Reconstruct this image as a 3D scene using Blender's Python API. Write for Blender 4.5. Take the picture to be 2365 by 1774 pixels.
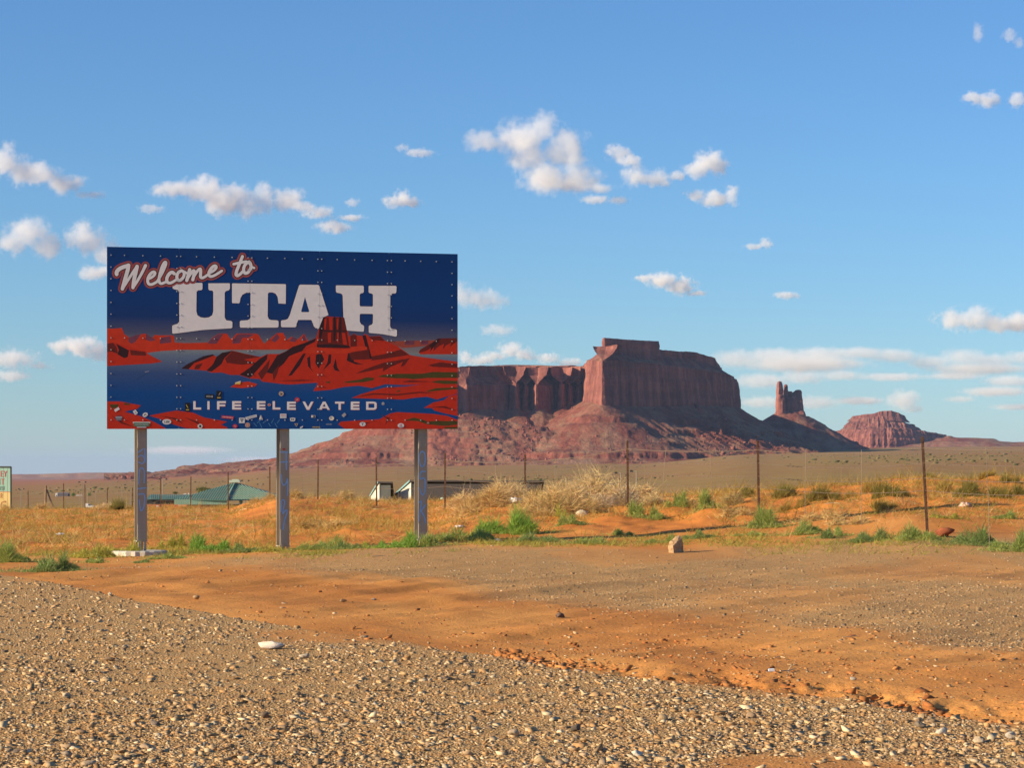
import bpy, bmesh, math, random
import numpy as np
from mathutils import Vector

for o in list(bpy.data.objects):
    bpy.data.objects.remove(o)
random.seed(7)
RNG = np.random.default_rng(11)
C = bpy.context.scene.collection
SC = bpy.context.scene

# ------------------------------------------------------------------ camera, sky, sun, exposure
F, CX, HY, ZC = 5312.0, 1182.5, 1093.0, 1.65      # focal length, centre column, horizon row (photo pixels), eye height (m)
cam_d = bpy.data.cameras.new('camera')
cam = bpy.data.objects.new('camera', cam_d)
C.objects.link(cam)
cam_d.sensor_width = 36.0
cam_d.sensor_fit = 'HORIZONTAL'
cam_d.lens = F / 2365.0 * 36.0
cam_d.shift_y = (HY - 887.0) / 2365.0
cam_d.clip_start = 0.5
cam_d.clip_end = 120000.0
cam.location = (0, 0, ZC)
cam.rotation_euler = (math.pi / 2, 0, 0)
SC.camera = cam

SUN_EL, SUN_BACK = math.radians(20.0), math.radians(21.5)
sdir = Vector((-math.cos(SUN_BACK) * math.cos(SUN_EL), -math.sin(SUN_BACK) * math.cos(SUN_EL), math.sin(SUN_EL)))
sun_d = bpy.data.lights.new('sun', 'SUN')
sun_d.energy = 5.0
sun_d.angle = math.radians(0.53)
sun_d.color = (1.0, 0.83, 0.58)
sun = bpy.data.objects.new('sun', sun_d)
sun.rotation_euler = sdir.to_track_quat('Z', 'Y').to_euler()
sun.location = (-40, -20, 60)
C.objects.link(sun)

W = bpy.data.worlds.new('World')
SC.world = W
W.use_nodes = True
wn = W.node_tree
sky = wn.nodes.new('ShaderNodeTexSky')
sky.sky_type = 'NISHITA'
sky.sun_disc = False
sky.sun_elevation = SUN_EL
sky.sun_rotation = math.atan2(sdir.x, sdir.y)
sky.altitude = 1600
sky.air_density = 1.3
sky.dust_density = 0.1
sky.ozone_density = 6.5
bg = wn.nodes['Background']
bg.inputs[1].default_value = 0.08
tint = wn.nodes.new('ShaderNodeMix')
tint.data_type = 'RGBA'
tint.blend_type = 'MULTIPLY'
tint.inputs[0].default_value = 1.0
tint.inputs[7].default_value = (0.875, 1.0, 1.11, 1)
wn.links.new(sky.outputs[0], tint.inputs[6])
wn.links.new(tint.outputs[2], bg.inputs[0])

SC.view_settings.view_transform = 'Standard'
SC.view_settings.look = 'None'
SC.view_settings.gamma = 1.0
SC.view_settings.use_curve_mapping = False
SC.view_settings.exposure = 0.72
SC.cycles.use_denoising = True
SC.cycles.max_bounces = 14
SC.cycles.diffuse_bounces = 3
SC.cycles.volume_bounces = 12
SC.cycles.use_adaptive_sampling = True
SC.cycles.adaptive_threshold = 0.015

# ------------------------------------------------------------------ small helpers
def proj(px, py, d):
    """the point seen at a photo pixel, at depth d"""
    return np.array([(px - CX) * d / F, d, ZC + (HY - py) * d / F])

def _hash(ix, iy, seed):
    h = (ix * 374761393 + iy * 668265263 + seed * 974634777) & 0xFFFFFFFF
    h = ((h ^ (h >> 13)) * 1274126177) & 0xFFFFFFFF
    h = h ^ (h >> 16)
    return h.astype(np.float64) / 4294967295.0

def vnoise(x, y, seed=0):
    x, y = np.broadcast_arrays(np.asarray(x, float), np.asarray(y, float))
    ix, iy = np.floor(x).astype(np.int64), np.floor(y).astype(np.int64)
    fx, fy = x - ix, y - iy
    fx, fy = fx * fx * (3 - 2 * fx), fy * fy * (3 - 2 * fy)
    a, b = _hash(ix, iy, seed), _hash(ix + 1, iy, seed)
    c, d = _hash(ix, iy + 1, seed), _hash(ix + 1, iy + 1, seed)
    return (a + (b - a) * fx) * (1 - fy) + (c + (d - c) * fx) * fy

def fbm(x, y, octv=4, seed=0, gain=0.5):
    s, a, n, k = 0.0, 1.0, 0.0, 1.0
    for i in range(octv):
        s = s + a * (vnoise(np.asarray(x) * k + 17.3 * i, np.asarray(y) * k - 9.1 * i, seed + i) * 2 - 1)
        n += a
        a *= gain
        k *= 2.03
    return s / n

def sstep(a, b, x):
    t = np.clip((np.asarray(x, float) - a) / (b - a), 0, 1)
    return t * t * (3 - 2 * t)

def root_loc(o):
    v = np.zeros(3)
    while o is not None:
        v += np.array(o.location)
        o = o.parent
    return v

def mk(name, V, Fc, mats, parent=None, smooth=False, mi=None, col=None, attrs=None):
    """one mesh object from world-space vertices; parent's location is subtracted"""
    V = np.asarray(V, float).reshape(-1, 3)
    if parent is not None:
        V = V - root_loc(parent)
    me = bpy.data.meshes.new(name)
    if isinstance(Fc, np.ndarray):
        m, k = Fc.shape
        me.vertices.add(len(V))
        me.vertices.foreach_set('co', V.astype(np.float32).ravel())
        me.loops.add(m * k)
        me.loops.foreach_set('vertex_index', Fc.astype(np.int32).ravel())
        me.polygons.add(m)
        me.polygons.foreach_set('loop_start', np.arange(0, m * k, k, dtype=np.int32))
        me.update(calc_edges=True)
    else:
        me.from_pydata([tuple(v) for v in V], [], [tuple(f) for f in Fc])
        me.update()
    if not isinstance(mats, (list, tuple)):
        mats = [mats]
    for mm in mats:
        me.materials.append(mm)
    if mi is not None:
        me.polygons.foreach_set('material_index', np.asarray(mi, np.int32))
    if smooth:
        me.polygons.foreach_set('use_smooth', np.ones(len(me.polygons), bool))
    if col is not None:
        a = me.color_attributes.new('col', 'FLOAT_COLOR', 'POINT')
        cc = np.ones((len(V), 4), np.float32)
        cc[:, :3] = col
        a.data.foreach_set('color', cc.ravel())
    for k_, v_ in (attrs or {}).items():
        a = me.attributes.new(k_, 'FLOAT', 'POINT')
        a.data.foreach_set('value', np.asarray(v_, np.float32).ravel())
    me.validate()
    ob = bpy.data.objects.new(name, me)
    C.objects.link(ob)
    if parent is not None:
        ob.parent = parent
    return ob

def thing(name, label, cat, loc, group=None):
    o = bpy.data.objects.new(name, None)
    o.empty_display_size = 0.2
    C.objects.link(o)
    o.location = loc
    return tag(o, label, cat, group)

def tag(o, label, cat=None, group=None, kind=None):
    if label: o['label'] = label
    if cat: o['category'] = cat
    if group: o['group'] = group
    if kind: o['kind'] = kind
    return o

class MB:
    """collects boxes, tubes and polygons into one mesh"""
    def __init__(s):
        s.v, s.f, s.m = [], [], []
    def poly(s, pts, mi=0):
        b = len(s.v)
        s.v += [tuple(p) for p in pts]
        s.f.append(tuple(range(b, b + len(pts))))
        s.m.append(mi)
    def hexa(s, p, mi=0):
        b = len(s.v)
        s.v += [tuple(q) for q in p]
        for f in ((0, 3, 2, 1), (4, 5, 6, 7), (0, 1, 5, 4), (1, 2, 6, 5), (2, 3, 7, 6), (3, 0, 4, 7)):
            s.f.append(tuple(b + i for i in f))
            s.m.append(mi)
    def box(s, c, e, ax=None, mi=0):
        """centre, half extents, optional (ex, ey, ez) unit axes"""
        ex, ey, ez = ax if ax is not None else (np.array([1., 0, 0]), np.array([0, 1., 0]), np.array([0, 0, 1.]))
        c = np.array(c, float)
        P = []
        for sz in (-1, 1):
            for sx, sy in ((-1, -1), (1, -1), (1, 1), (-1, 1)):
                P.append(c + ex * e[0] * sx + ey * e[1] * sy + ez * e[2] * sz)
        s.hexa(P, mi)
    def tube(s, pts, r, n=6, mi=0, cap=True):
        pts = [np.array(p, float) for p in pts]
        rs = r if hasattr(r, '__len__') else [r] * len(pts)
        rings = []
        for i, p in enumerate(pts):
            t = pts[min(i + 1, len(pts) - 1)] - pts[max(i - 1, 0)]
            t = t / (np.linalg.norm(t) + 1e-9)
            u = np.cross(t, [0, 0, 1.0])
            if np.linalg.norm(u) < 0.05: u = np.cross(t, [0, 1.0, 0])
            u /= np.linalg.norm(u)
            w = np.cross(t, u)
            b = len(s.v)
            for k in range(n):
                a = 2 * math.pi * k / n
                s.v.append(tuple(p + rs[i] * (math.cos(a) * u + math.sin(a) * w)))
            rings.append(b)
        for a, b in zip(rings[:-1], rings[1:]):
            for k in range(n):
                s.f.append((a + k, a + (k + 1) % n, b + (k + 1) % n, b + k))
                s.m.append(mi)
        if cap:
            s.f.append(tuple(rings[0] + k for k in range(n - 1, -1, -1))); s.m.append(mi)
            s.f.append(tuple(rings[-1] + k for k in range(n))); s.m.append(mi)
    def build(s, name, mats, parent=None, smooth=False):
        return mk(name, s.v, s.f, mats, parent, smooth, mi=s.m)

# ------------------------------------------------------------------ materials
def mat(name, col, rough=0.8, metal=0.0, spec=0.3):
    m = bpy.data.materials.new(name)
    m.use_nodes = True
    b = m.node_tree.nodes['Principled BSDF']
    b.inputs['Base Color'].default_value = (*col, 1)
    b.inputs['Roughness'].default_value = rough
    b.inputs['Metallic'].default_value = metal
    b.inputs['Specular IOR Level'].default_value = spec
    return m

class NT:
    """short-hand for building shader nodes"""
    def __init__(s, m):
        s.t = m.node_tree
        s.b = s.t.nodes.get('Principled BSDF')
    def n(s, typ, **kw):
        nd = s.t.nodes.new('ShaderNode' + typ)
        for k, v in kw.items():
            setattr(nd, k, v)
        return nd
    def l(s, a, b):
        s.t.links.new(a, b)
    def pos(s, scale=(1, 1, 1)):
        g = s.n('NewGeometry')
        mp = s.n('Mapping')
        mp.inputs['Scale'].default_value = scale
        s.l(g.outputs['Position'], mp.inputs[0])
        return mp.outputs[0]
    def noise(s, vec, scale, detail=4, rough=0.55):
        nd = s.n('TexNoise')
        nd.inputs['Scale'].default_value = scale
        nd.inputs['Detail'].default_value = detail
        nd.inputs['Roughness'].default_value = rough
        if vec is not None: s.l(vec, nd.inputs['Vector'])
        return nd.outputs['Fac']
    def ramp(s, fac, stops):
        r = s.n('ValToRGB')
        e = r.color_ramp.elements
        while len(e) < len(stops): e.new(0.5)
        for i, (p, c) in enumerate(stops):
            e[i].position = p
            e[i].color = (*c, 1) if len(c) == 3 else c
        s.l(fac, r.inputs[0])
        return r.outputs[0]
    def mix(s, fac, a, b, blend='MIX'):
        m = s.n('Mix', data_type='RGBA', blend_type=blend)
        for sock, v in ((m.inputs[0], fac), (m.inputs[6], a), (m.inputs[7], b)):
            if hasattr(v, 'node'): s.l(v, sock)
            elif isinstance(v, (int, float)): sock.default_value = v
            else: sock.default_value = (*v, 1)
        return m.outputs[2]
    def math(s, op, a, b=0.0, clamp=False):
        m = s.n('Math', operation=op, use_clamp=clamp)
        for sock, v in ((m.inputs[0], a), (m.inputs[1], b)):
            if hasattr(v, 'node'): s.l(v, sock)
            else: sock.default_value = v
        return m.outputs[0]
    def attr(s, name, out='Fac'):
        a = s.n('Attribute', attribute_name=name)
        return a.outputs[out]
    def base(s, c):
        s.l(c, s.b.inputs['Base Color'])
    def bump(s, h, strength=0.5, dist=0.02):
        b = s.n('Bump')
        b.inputs['Strength'].default_value = strength
        b.inputs['Distance'].default_value = dist
        s.l(h, b.inputs['Height'])
        s.l(b.outputs[0], s.b.inputs['Normal'])

def mottled(name, c1, c2, scale=8.0, rough=0.8, metal=0.0, bump=0.0, bscale=40.0, detail=5, spec=0.3, stretch=(1, 1, 1)):
    m = mat(name, c1, rough, metal, spec)
    t = NT(m)
    p = t.pos(stretch)
    f = t.noise(p, scale, detail, 0.6)
    t.base(t.ramp(f, [(0.3, c1), (0.7, c2)]))
    if bump:
        t.bump(t.noise(p, bscale, 4), bump, 0.01)
    return m

def attr_mat(name, rough=0.85, trans=0.0, var=0.25, scale=60.0, spec=0.2):
    """colour carried by the pieces themselves, with a little grain"""
    m = mat(name, (0.5, 0.5, 0.5), rough, 0, spec)
    t = NT(m)
    a = t.attr('col', 'Color')
    n = t.noise(t.pos(), scale, 3)
    g = t.ramp(n, [(0.25, (1 - var,) * 3), (0.75, (1 + 0 * var,) * 3)])
    c = t.mix(1.0, a, g, 'MULTIPLY')
    t.base(c)
    if trans:
        d = t.n('BsdfTranslucent')
        t.l(c, d.inputs[0])
        mx = t.n('MixShader')
        mx.inputs[0].default_value = trans
        out = t.t.nodes['Material Output']
        t.l(t.b.outputs[0], mx.inputs[1]); t.l(d.outputs[0], mx.inputs[2])
        t.l(mx.outputs[0], out.inputs[0])
    return m

# ------------------------------------------------------------------ ground shape
COLS = np.array([-900, 0, 324, 500, 650, 970, 1213, 1449, 1750, 1950, 2130, 2365, 3300], float)
ROWZ = [
 (0,    [0] * 13),
 (32,   [0] * 13),
 (40, [0, -.02, -.02, 0, .03, .07, .07, .06, .06, .06, .06, .06, .06]),
 (43, [-.02, -.03, -.02, .0, .04, .1, .1, .09, .1, .12, .14, .14, .14]),
 (46, [-.05, -.03, -.02, .01, .05, .14, .15, .14, .22, .28, .45, .36, .4]),
 (50, [-.05, -.04, 0, .03, .08, .2, .25, .3, .48, .62, .75, .7, .7]),
 (56, [-.1, -.08, -.03, .02, .08, .2, .42, .58, .78, 1.0, 1.15, 1.2, 1.2]),
 (64, [-.15, -.12, -.05, .03, .15, .28, .75, .85, 1.15, 1.3, 1.55, 1.5, 1.5]),
 (74, [-.2, -.18, -.08, -.02, .3, .36, .9, .85, .95, 1.0, 1.3, 1.3, 1.3]),
 (86, [-.25, -.22, -.08, -.03, .58, .55, .8, .6, .6, .6, .8, .8, .8]),
 (100, [-.3, -.27, -.12, -.02, .62, .4, .3, .1, .1, .1, .1, .2, .2]),
 (118, [-.35, -.33, -.15, -.15, .15, -.2, -.5, -.6, -.6, -.6, -.6, -.6, -.6]),
 (140, [-.5, -.6, -.7, -.8, -.8, -1.2, -1.5, -1.5, -1.5, -1.5, -1.5, -1.5, -1.5]),
 (170, [-1.5, -1.6, -1.9, -2, -2.1, -2.5, -2.6, -2.6, -2.6, -2.6, -2.6, -2.6, -2.6]),
 (230, [-4, -4, -4, -4, -4, -4, -4, -4, -3.8, -3.6, -3.5, -3.5, -3.5]),
 (400, [-8, -8, -8, -7.8, -7.5, -6.5, -6, -6, -5, -4.5, -4, -4, -4]),
 (800, [-11, -11, -10.5, -10, -9, -7.5, -6.5, -6, -3, -2, -1, -1, -1]),
 (1500, [-14, -14, -12, -10.8, -9, -6, -4.5, -3, 3, 5, 6.5, 7, 7]),
 (2500, [-17, -17, -13, -10, -6, -1, 1, 3, 14, 17, 19, 20, 20]),
 (4300, [-20, -20, -12, -4, 6, 12, 14, 16, 34, 38, 41, 42, 42]),
 (5500, [-22, -22, -10, 2, 16, 20, 25, 30, 50, 54, 57, 58, 58]),
 (8000, [-26, -26, -20, -4, 10, 30, 50, 60, 75, 85, 92, 94, 94]),
 (12000, [-32, -32, -32, -26, -20, 10, 30, 50, 80, 90, 95, 100, 100]),
 (20000, [-50] * 13),
 (62000, [-75] * 13),
]
RD = np.array([r[0] for r in ROWZ], float)
RZ = np.array([r[1] for r in ROWZ], float)

def table(px, d):
    px, d = np.broadcast_arrays(np.asarray(px, float), np.asarray(d, float))
    px = np.clip(px, COLS[0], COLS[-1]); d = np.clip(d, 0, RD[-1])
    i = np.clip(np.searchsorted(COLS, px, 'right') - 1, 0, len(COLS) - 2)
    j = np.clip(np.searchsorted(RD, d, 'right') - 1, 0, len(RD) - 2)
    u = (px - COLS[i]) / (COLS[i + 1] - COLS[i]); u = u * u * (3 - 2 * u)
    v = (d - RD[j]) / (RD[j + 1] - RD[j])
    return (RZ[j, i] * (1 - u) + RZ[j, i + 1] * u) * (1 - v) + (RZ[j + 1, i] * (1 - u) + RZ[j + 1, i + 1] * u) * v

def curve_d(pts):
    """a line on flat ground given by photo pixels, as depth per column"""
    p = np.array(pts, float)
    return lambda px: np.interp(px, p[:, 0], ZC * F / (p[:, 1] - HY))
road_edge = curve_d([(-900, 1270), (0, 1334), (282, 1392), (550, 1440), (750, 1471), (1021, 1508), (1148, 1529), (1292, 1558), (1550, 1590), (1833, 1623),
                     (2017, 1647), (2158, 1672), (2365, 1694), (3300, 1800)])
lot_far = curve_d([(-900, 1330), (300, 1310), (500, 1292), (700, 1284), (900, 1279), (1500, 1284), (2365, 1284), (3300, 1290)])
lot_near = curve_d([(-900, 1320), (300, 1308), (500, 1305), (700, 1335), (1000, 1350), (1300, 1402), (1550, 1425), (1900, 1446), (2365, 1510), (3300, 1560)])

def masks(X, Y):
    px = CX + F * X / np.maximum(Y, 1.0)
    n = fbm(X * 0.9, Y * 0.5, 4, 3)
    n2 = fbm(X * 2.5, Y * 1.5, 3, 9)
    g1 = sstep(-0.35, 0.45, road_edge(px) - Y + 0.5 * n + 0.25 * n2)
    g1 = g1 * (1 - 0.75 * sstep(0.33, 0.6, fbm(X * 0.55 + 4, Y * 0.28, 3, 33)))
    g2 = sstep(-1.5, 1.5, lot_far(px) - Y + 1.5 * n) * sstep(-2.0, 2.5, Y - lot_near(px) + 2.5 * n)
    g2 = g2 * (0.5 + 0.5 * sstep(-0.25, 0.2, fbm(X * 0.5, Y * 0.16, 3, 21)))
    return g1, np.clip(g2, 0, 1) * (1 - g1)

def G(px, d):
    px, d = np.broadcast_arrays(np.asarray(px, float), np.asarray(d, float))
    X, Y = (px - CX) * d / F, d
    z = table(px, d)
    edge = road_edge(px)
    z = z + 0.07 * sstep(-0.25, 0.35, edge - Y + 0.3 * fbm(X * 1.2, Y * 0.8, 3, 5))
    lot = 1 - sstep(42, 52, Y)
    # swales and ripples of the sand between road and lot
    sand = sstep(0.2, 2.0, Y - edge) * (1 - sstep(36, 44, Y))
    rut = fbm((X * .85 - Y * .53) * 1.25, (X * .53 + Y * .85) * .11, 4, 16)
    z = z + sand * sstep(1.5, 5, Y - edge) * 0.085 * rut
    z = z + sand * (0.07 * fbm(X * 0.35 + 0.25 * Y, Y * 0.17, 3, 14) + 0.03 * fbm(X * 0.9 + 0.6 * Y, Y * 0.35, 4, 15))
    # clods and hoof-deep holes along the foot of the road edge
    foot = np.exp(-((Y - edge - 0.9) / 0.8) ** 2) * sstep(1150, 1700, px)
    z = z + foot * 0.09 * np.clip(fbm(X * 4.5, Y * 1.6, 4, 41), -1, .25)
    z = z + 0.012 * fbm(X * 3, Y * 3, 3, 6) * lot
    bank = sstep(47, 56, Y) * (1 - sstep(150, 260, Y))
    z = z + bank * (0.14 * fbm(X * 0.22, Y * 0.12, 3, 8) + 0.12 * fbm(X * 0.8, Y * 0.45, 4, 10) + 0.08 * fbm(X * 2.0, Y * 1.4, 3, 12))
    far = sstep(300, 900, Y)
    z = z + far * (0.6 * fbm(X * 0.012, Y * 0.006, 4, 18) + 3.0 * fbm(X * 0.0022, Y * 0.0012, 4, 19) * sstep(1500, 3500, Y))
    return z

def Gxy(X, Y):
    return G(CX + F * np.asarray(X, float) / np.maximum(Y, 1.0), Y)

def hit(px, py, dmin=10.0, dmax=200.0):
    """where the ray of a photo pixel first meets the ground"""
    d = np.exp(np.linspace(math.log(dmin), math.log(dmax), 4000))
    y = HY + (ZC - G(np.full_like(d, px), d)) * F / d
    k = np.nonzero(y <= py)[0]
    dd = d[k[0]] if len(k) else d[np.argmin(y)]
    return np.array([(px - CX) * dd / F, dd, float(G(px, dd))])

def grid(cols, rows, zf):
    P, D = np.meshgrid(cols, rows)
    Z = zf(P, D)
    V = np.stack([(P - CX) * D / F, D, Z], -1).reshape(-1, 3)
    nc, nr = len(cols), len(rows)
    i = np.arange(nr - 1)[:, None] * nc + np.arange(nc - 1)[None, :]
    Fc = np.stack([i, i + 1, i + nc + 1, i + nc], -1).reshape(-1, 4)
    return V, Fc

# near ground: rows get wider apart with distance
rows = [2.0, 4.0, 6.0, 8.0, 10.0, 11.5]
while rows[-1] < 240:
    d = rows[-1]
    rows.append(d + max(0.045, 0.0036 * d) if d < 60 else d + 0.0065 * d)
V, Fc = grid(np.arange(-900, 3301, 8.0), np.array(rows), G)
g1, g2 = masks(V[:, 0], V[:, 1])
bankm = sstep(44.5, 52, V[:, 1] + 2.5 * fbm(V[:, 0] * 0.4, V[:, 1] * 0.3, 3, 77))

GM = mat('sand_and_gravel', (0.5, 0.2, 0.08), 0.95, 0, 0.1)
t = NT(GM)
p = t.pos()
big = t.noise(t.pos((0.5, 0.16, 0.5)), 0.9, 5)
fine = t.noise(p, 14.0, 6, 0.65)
sand = t.ramp(big, [(0.3, (0.43, 0.152, 0.034)), (0.46, (0.60, 0.245, 0.058)), (0.60, (0.84, 0.40, 0.105))])
sand = t.mix(0.5, sand, t.ramp(fine, [(0.3, (0.40, 0.145, 0.034)), (0.7, (0.64, 0.27, 0.075))]))
bk = t.ramp(t.noise(t.pos((0.5, 0.25, 0.5)), 1.3, 5), [(0.3, (0.48, 0.16, 0.036)), (0.55, (0.62, 0.225, 0.048)), (0.75, (0.72, 0.33, 0.08))])
sand = t.mix(t.attr('bank'), sand, bk)
vo = t.n('TexVoronoi'); vo.inputs['Scale'].default_value = 55.0
t.l(p, vo.inputs['Vector'])
vcol = t.n('SeparateColor'); t.l(vo.outputs['Color'], vcol.inputs[0])
grav = t.ramp(vcol.outputs[0], [(0.0, (0.24, 0.147, 0.06)), (0.5, (0.45, 0.285, 0.12)), (1.0, (0.66, 0.45, 0.21))])
dust = t.ramp(t.noise(p, 2.2, 5), [(0.35, (0.53, 0.295, 0.112)), (0.65, (0.38, 0.235, 0.10))])
grav = t.mix(0.55, grav, dust)
gm = t.math('ADD', t.attr('gravel'), t.math('MULTIPLY', t.attr('lot'), 0.92))
gm = t.math('MULTIPLY', gm, t.ramp(t.noise(p, 5.0, 4), [(0.25, (0.6,) * 3), (0.6, (1,) * 3)]), True)
t.base(t.mix(gm, sand, grav))
peb = t.n('Mix', data_type='FLOAT')
t.l(gm, peb.inputs[0])
t.l(t.noise(p, 30.0, 5, 0.6), peb.inputs[2])
t.l(t.math('SUBTRACT', 1.0, vo.outputs['Distance']), peb.inputs[3])
t.bump(peb.outputs[0], 0.75, 0.02)
ground = mk('ground', V, Fc, GM, smooth=True, attrs={'gravel': g1, 'lot': g2, 'bank': bankm})
tag(ground, 'orange sand and grey gravel lot with a scrubby bank behind', kind='structure')

# ------------------------------------------------------------------ far plain
PM = mat('desert_plain', (0.3, 0.2, 0.1), 0.95, 0, 0.05)
t = NT(PM)
n1 = t.noise(t.pos((0.0035, 0.0011, 0.0)), 1.0, 6, 0.6)
n2 = t.noise(t.pos((0.05, 0.012, 0.0)), 1.0, 6, 0.7)
c = t.ramp(n1, [(0.3, (0.29, 0.125, 0.055)), (0.48, (0.29, 0.165, 0.06)), (0.62, (0.26, 0.185, 0.058))])
c = t.mix(t.ramp(n2, [(0.35, (0,) * 3), (0.7, (0.75,) * 3)]), c, (0.34, 0.235, 0.095))
vv = t.n('TexVoronoi'); vv.inputs['Scale'].default_value = 0.16
t.l(t.pos((1, 0.6, 0)), vv.inputs['Vector'])
spots = t.ramp(vv.outputs['Distance'], [(0.13, (1,) * 3), (0.24, (0,) * 3)])
clump = t.ramp(t.noise(t.pos((0.006, 0.0025, 0)), 1.0, 4), [(0.42, (0,) * 3), (0.62, (0.8,) * 3)])
c = t.mix(t.mix(1.0, spots, clump, 'MULTIPLY'), c, (0.11, 0.115, 0.05))
g_ = t.n('NewGeometry'); sx_ = t.n('SeparateXYZ'); t.l(g_.outputs['Position'], sx_.inputs[0])
redden = t.math('MULTIPLY', t.math('DIVIDE', t.math('SUBTRACT', sx_.outputs[1], 1500.0), 3500.0, True), 0.55)
leftm = t.math('DIVIDE', t.math('SUBTRACT', 100.0, sx_.outputs[0]), 700.0, True)
redden = t.math('MULTIPLY', redden, t.math('ADD', 0.25, leftm))
t.base(t.mix(redden, c, (0.36, 0.135, 0.085)))
t.bump(n2, 0.6, 2.0)
rows = [215.0]
while rows[-1] < 60000: rows.append(rows[-1] * (1.017 if rows[-1] < 12000 else 1.06))
V, Fc = grid(np.arange(-1000, 3401, 9.0), np.array(rows), lambda P, D: G(P, D) - 0.06 * (D < 238))
plain = mk('plain', V, Fc, PM, smooth=True)
tag(plain, 'wide dry grass plain rolling away to the mesas', kind='structure')

# ------------------------------------------------------------------ mesas
def rock_mat(name, c_lo, c_mid, c_hi, band=0.035, tan=(0.36, 0.25, 0.15), grow=0.5):
    m = mat(name, c_mid, 0.95, 0, 0.05)
    t = NT(m)
    n1 = t.noise(t.pos((0.004, 0.004, band)), 1.0, 6, 0.65)
    streak = t.noise(t.pos((0.06, 0.06, 0.006)), 1.0, 5, 0.6)
    c = t.ramp(n1, [(0.28, c_lo), (0.5, c_mid), (0.72, c_hi)])
    c = t.mix(0.6, c, t.ramp(streak, [(0.34, c_lo), (0.5, c_mid), (0.66, c_hi)]))
    g = t.n('NewGeometry'); s = t.n('SeparateXYZ'); t.l(g.outputs['Normal'], s.inputs[0])
    flat = t.ramp(s.outputs[2], [(0.72, (0,) * 3), (0.9, (grow,) * 3)])
    pat = t.ramp(t.noise(t.pos((0.012, 0.006, 0.0)), 1.0, 5, 0.65), [(0.42, (0,) * 3), (0.6, (1,) * 3)])
    c = t.mix(t.mix(1.0, flat, pat, 'MULTIPLY'), c, tan)
    t.base(c)
    t.bump(t.noise(t.pos((0.11, 0.11, 0.05)), 1.0, 5, 0.65), 0.9, 4.0)
    return m
ROCK = rock_mat('red_sandstone', (0.09, 0.036, 0.032), (0.215, 0.08, 0.063), (0.40, 0.16, 0.115))
TALUS = rock_mat('talus_slope', (0.115, 0.038, 0.029), (0.20, 0.067, 0.046), (0.30, 0.112, 0.076), band=0.02, grow=0.5)

def W3(pts):
    return np.array([proj(p[0], p[1], p[2]) for p in pts])

def poly_dist(x, y, P):
    """distance to a closed polyline (negative inside), and arc position of the nearest point"""
    best = np.full(x.shape, 1e18); arc = np.zeros(x.shape); ins = np.zeros(x.shape, bool)
    s0 = 0.0
    n = len(P)
    for i in range(n):
        a, b = P[i], P[(i + 1) % n]
        e = b - a; L2 = float(e @ e) + 1e-9; L = math.sqrt(L2)
        tt = np.clip(((x - a[0]) * e[0] + (y - a[1]) * e[1]) / L2, 0, 1)
        d2 = (x - a[0] - tt * e[0]) ** 2 + (y - a[1] - tt * e[1]) ** 2
        m = d2 < best
        best[m] = d2[m]; arc[m] = s0 + tt[m] * L
        c = ((a[1] > y) != (b[1] > y)) & (x < (b[0] - a[0]) * (y - a[1]) / (b[1] - a[1] + 1e-12) + a[0])
        ins ^= c
        s0 += L
    d = np.sqrt(best)
    return np.where(ins, -d, d), arc

def resample(ctrl, step):
    """ctrl rows: X, Y, then values carried along the closed outline"""
    A = np.array(ctrl, float)
    out = []
    for a, b in zip(A, np.roll(A, -1, 0)):
        n = max(1, int(np.hypot(*(b - a)[:2]) / step))
        for k in range(n): out.append(a + (b - a) * k / n)
    return np.array(out)

def smooth_closed(A, it):
    for _ in range(it):
        A = 0.25 * np.roll(A, 1, 0) + 0.5 * A + 0.25 * np.roll(A, -1, 0)
    return A

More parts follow.
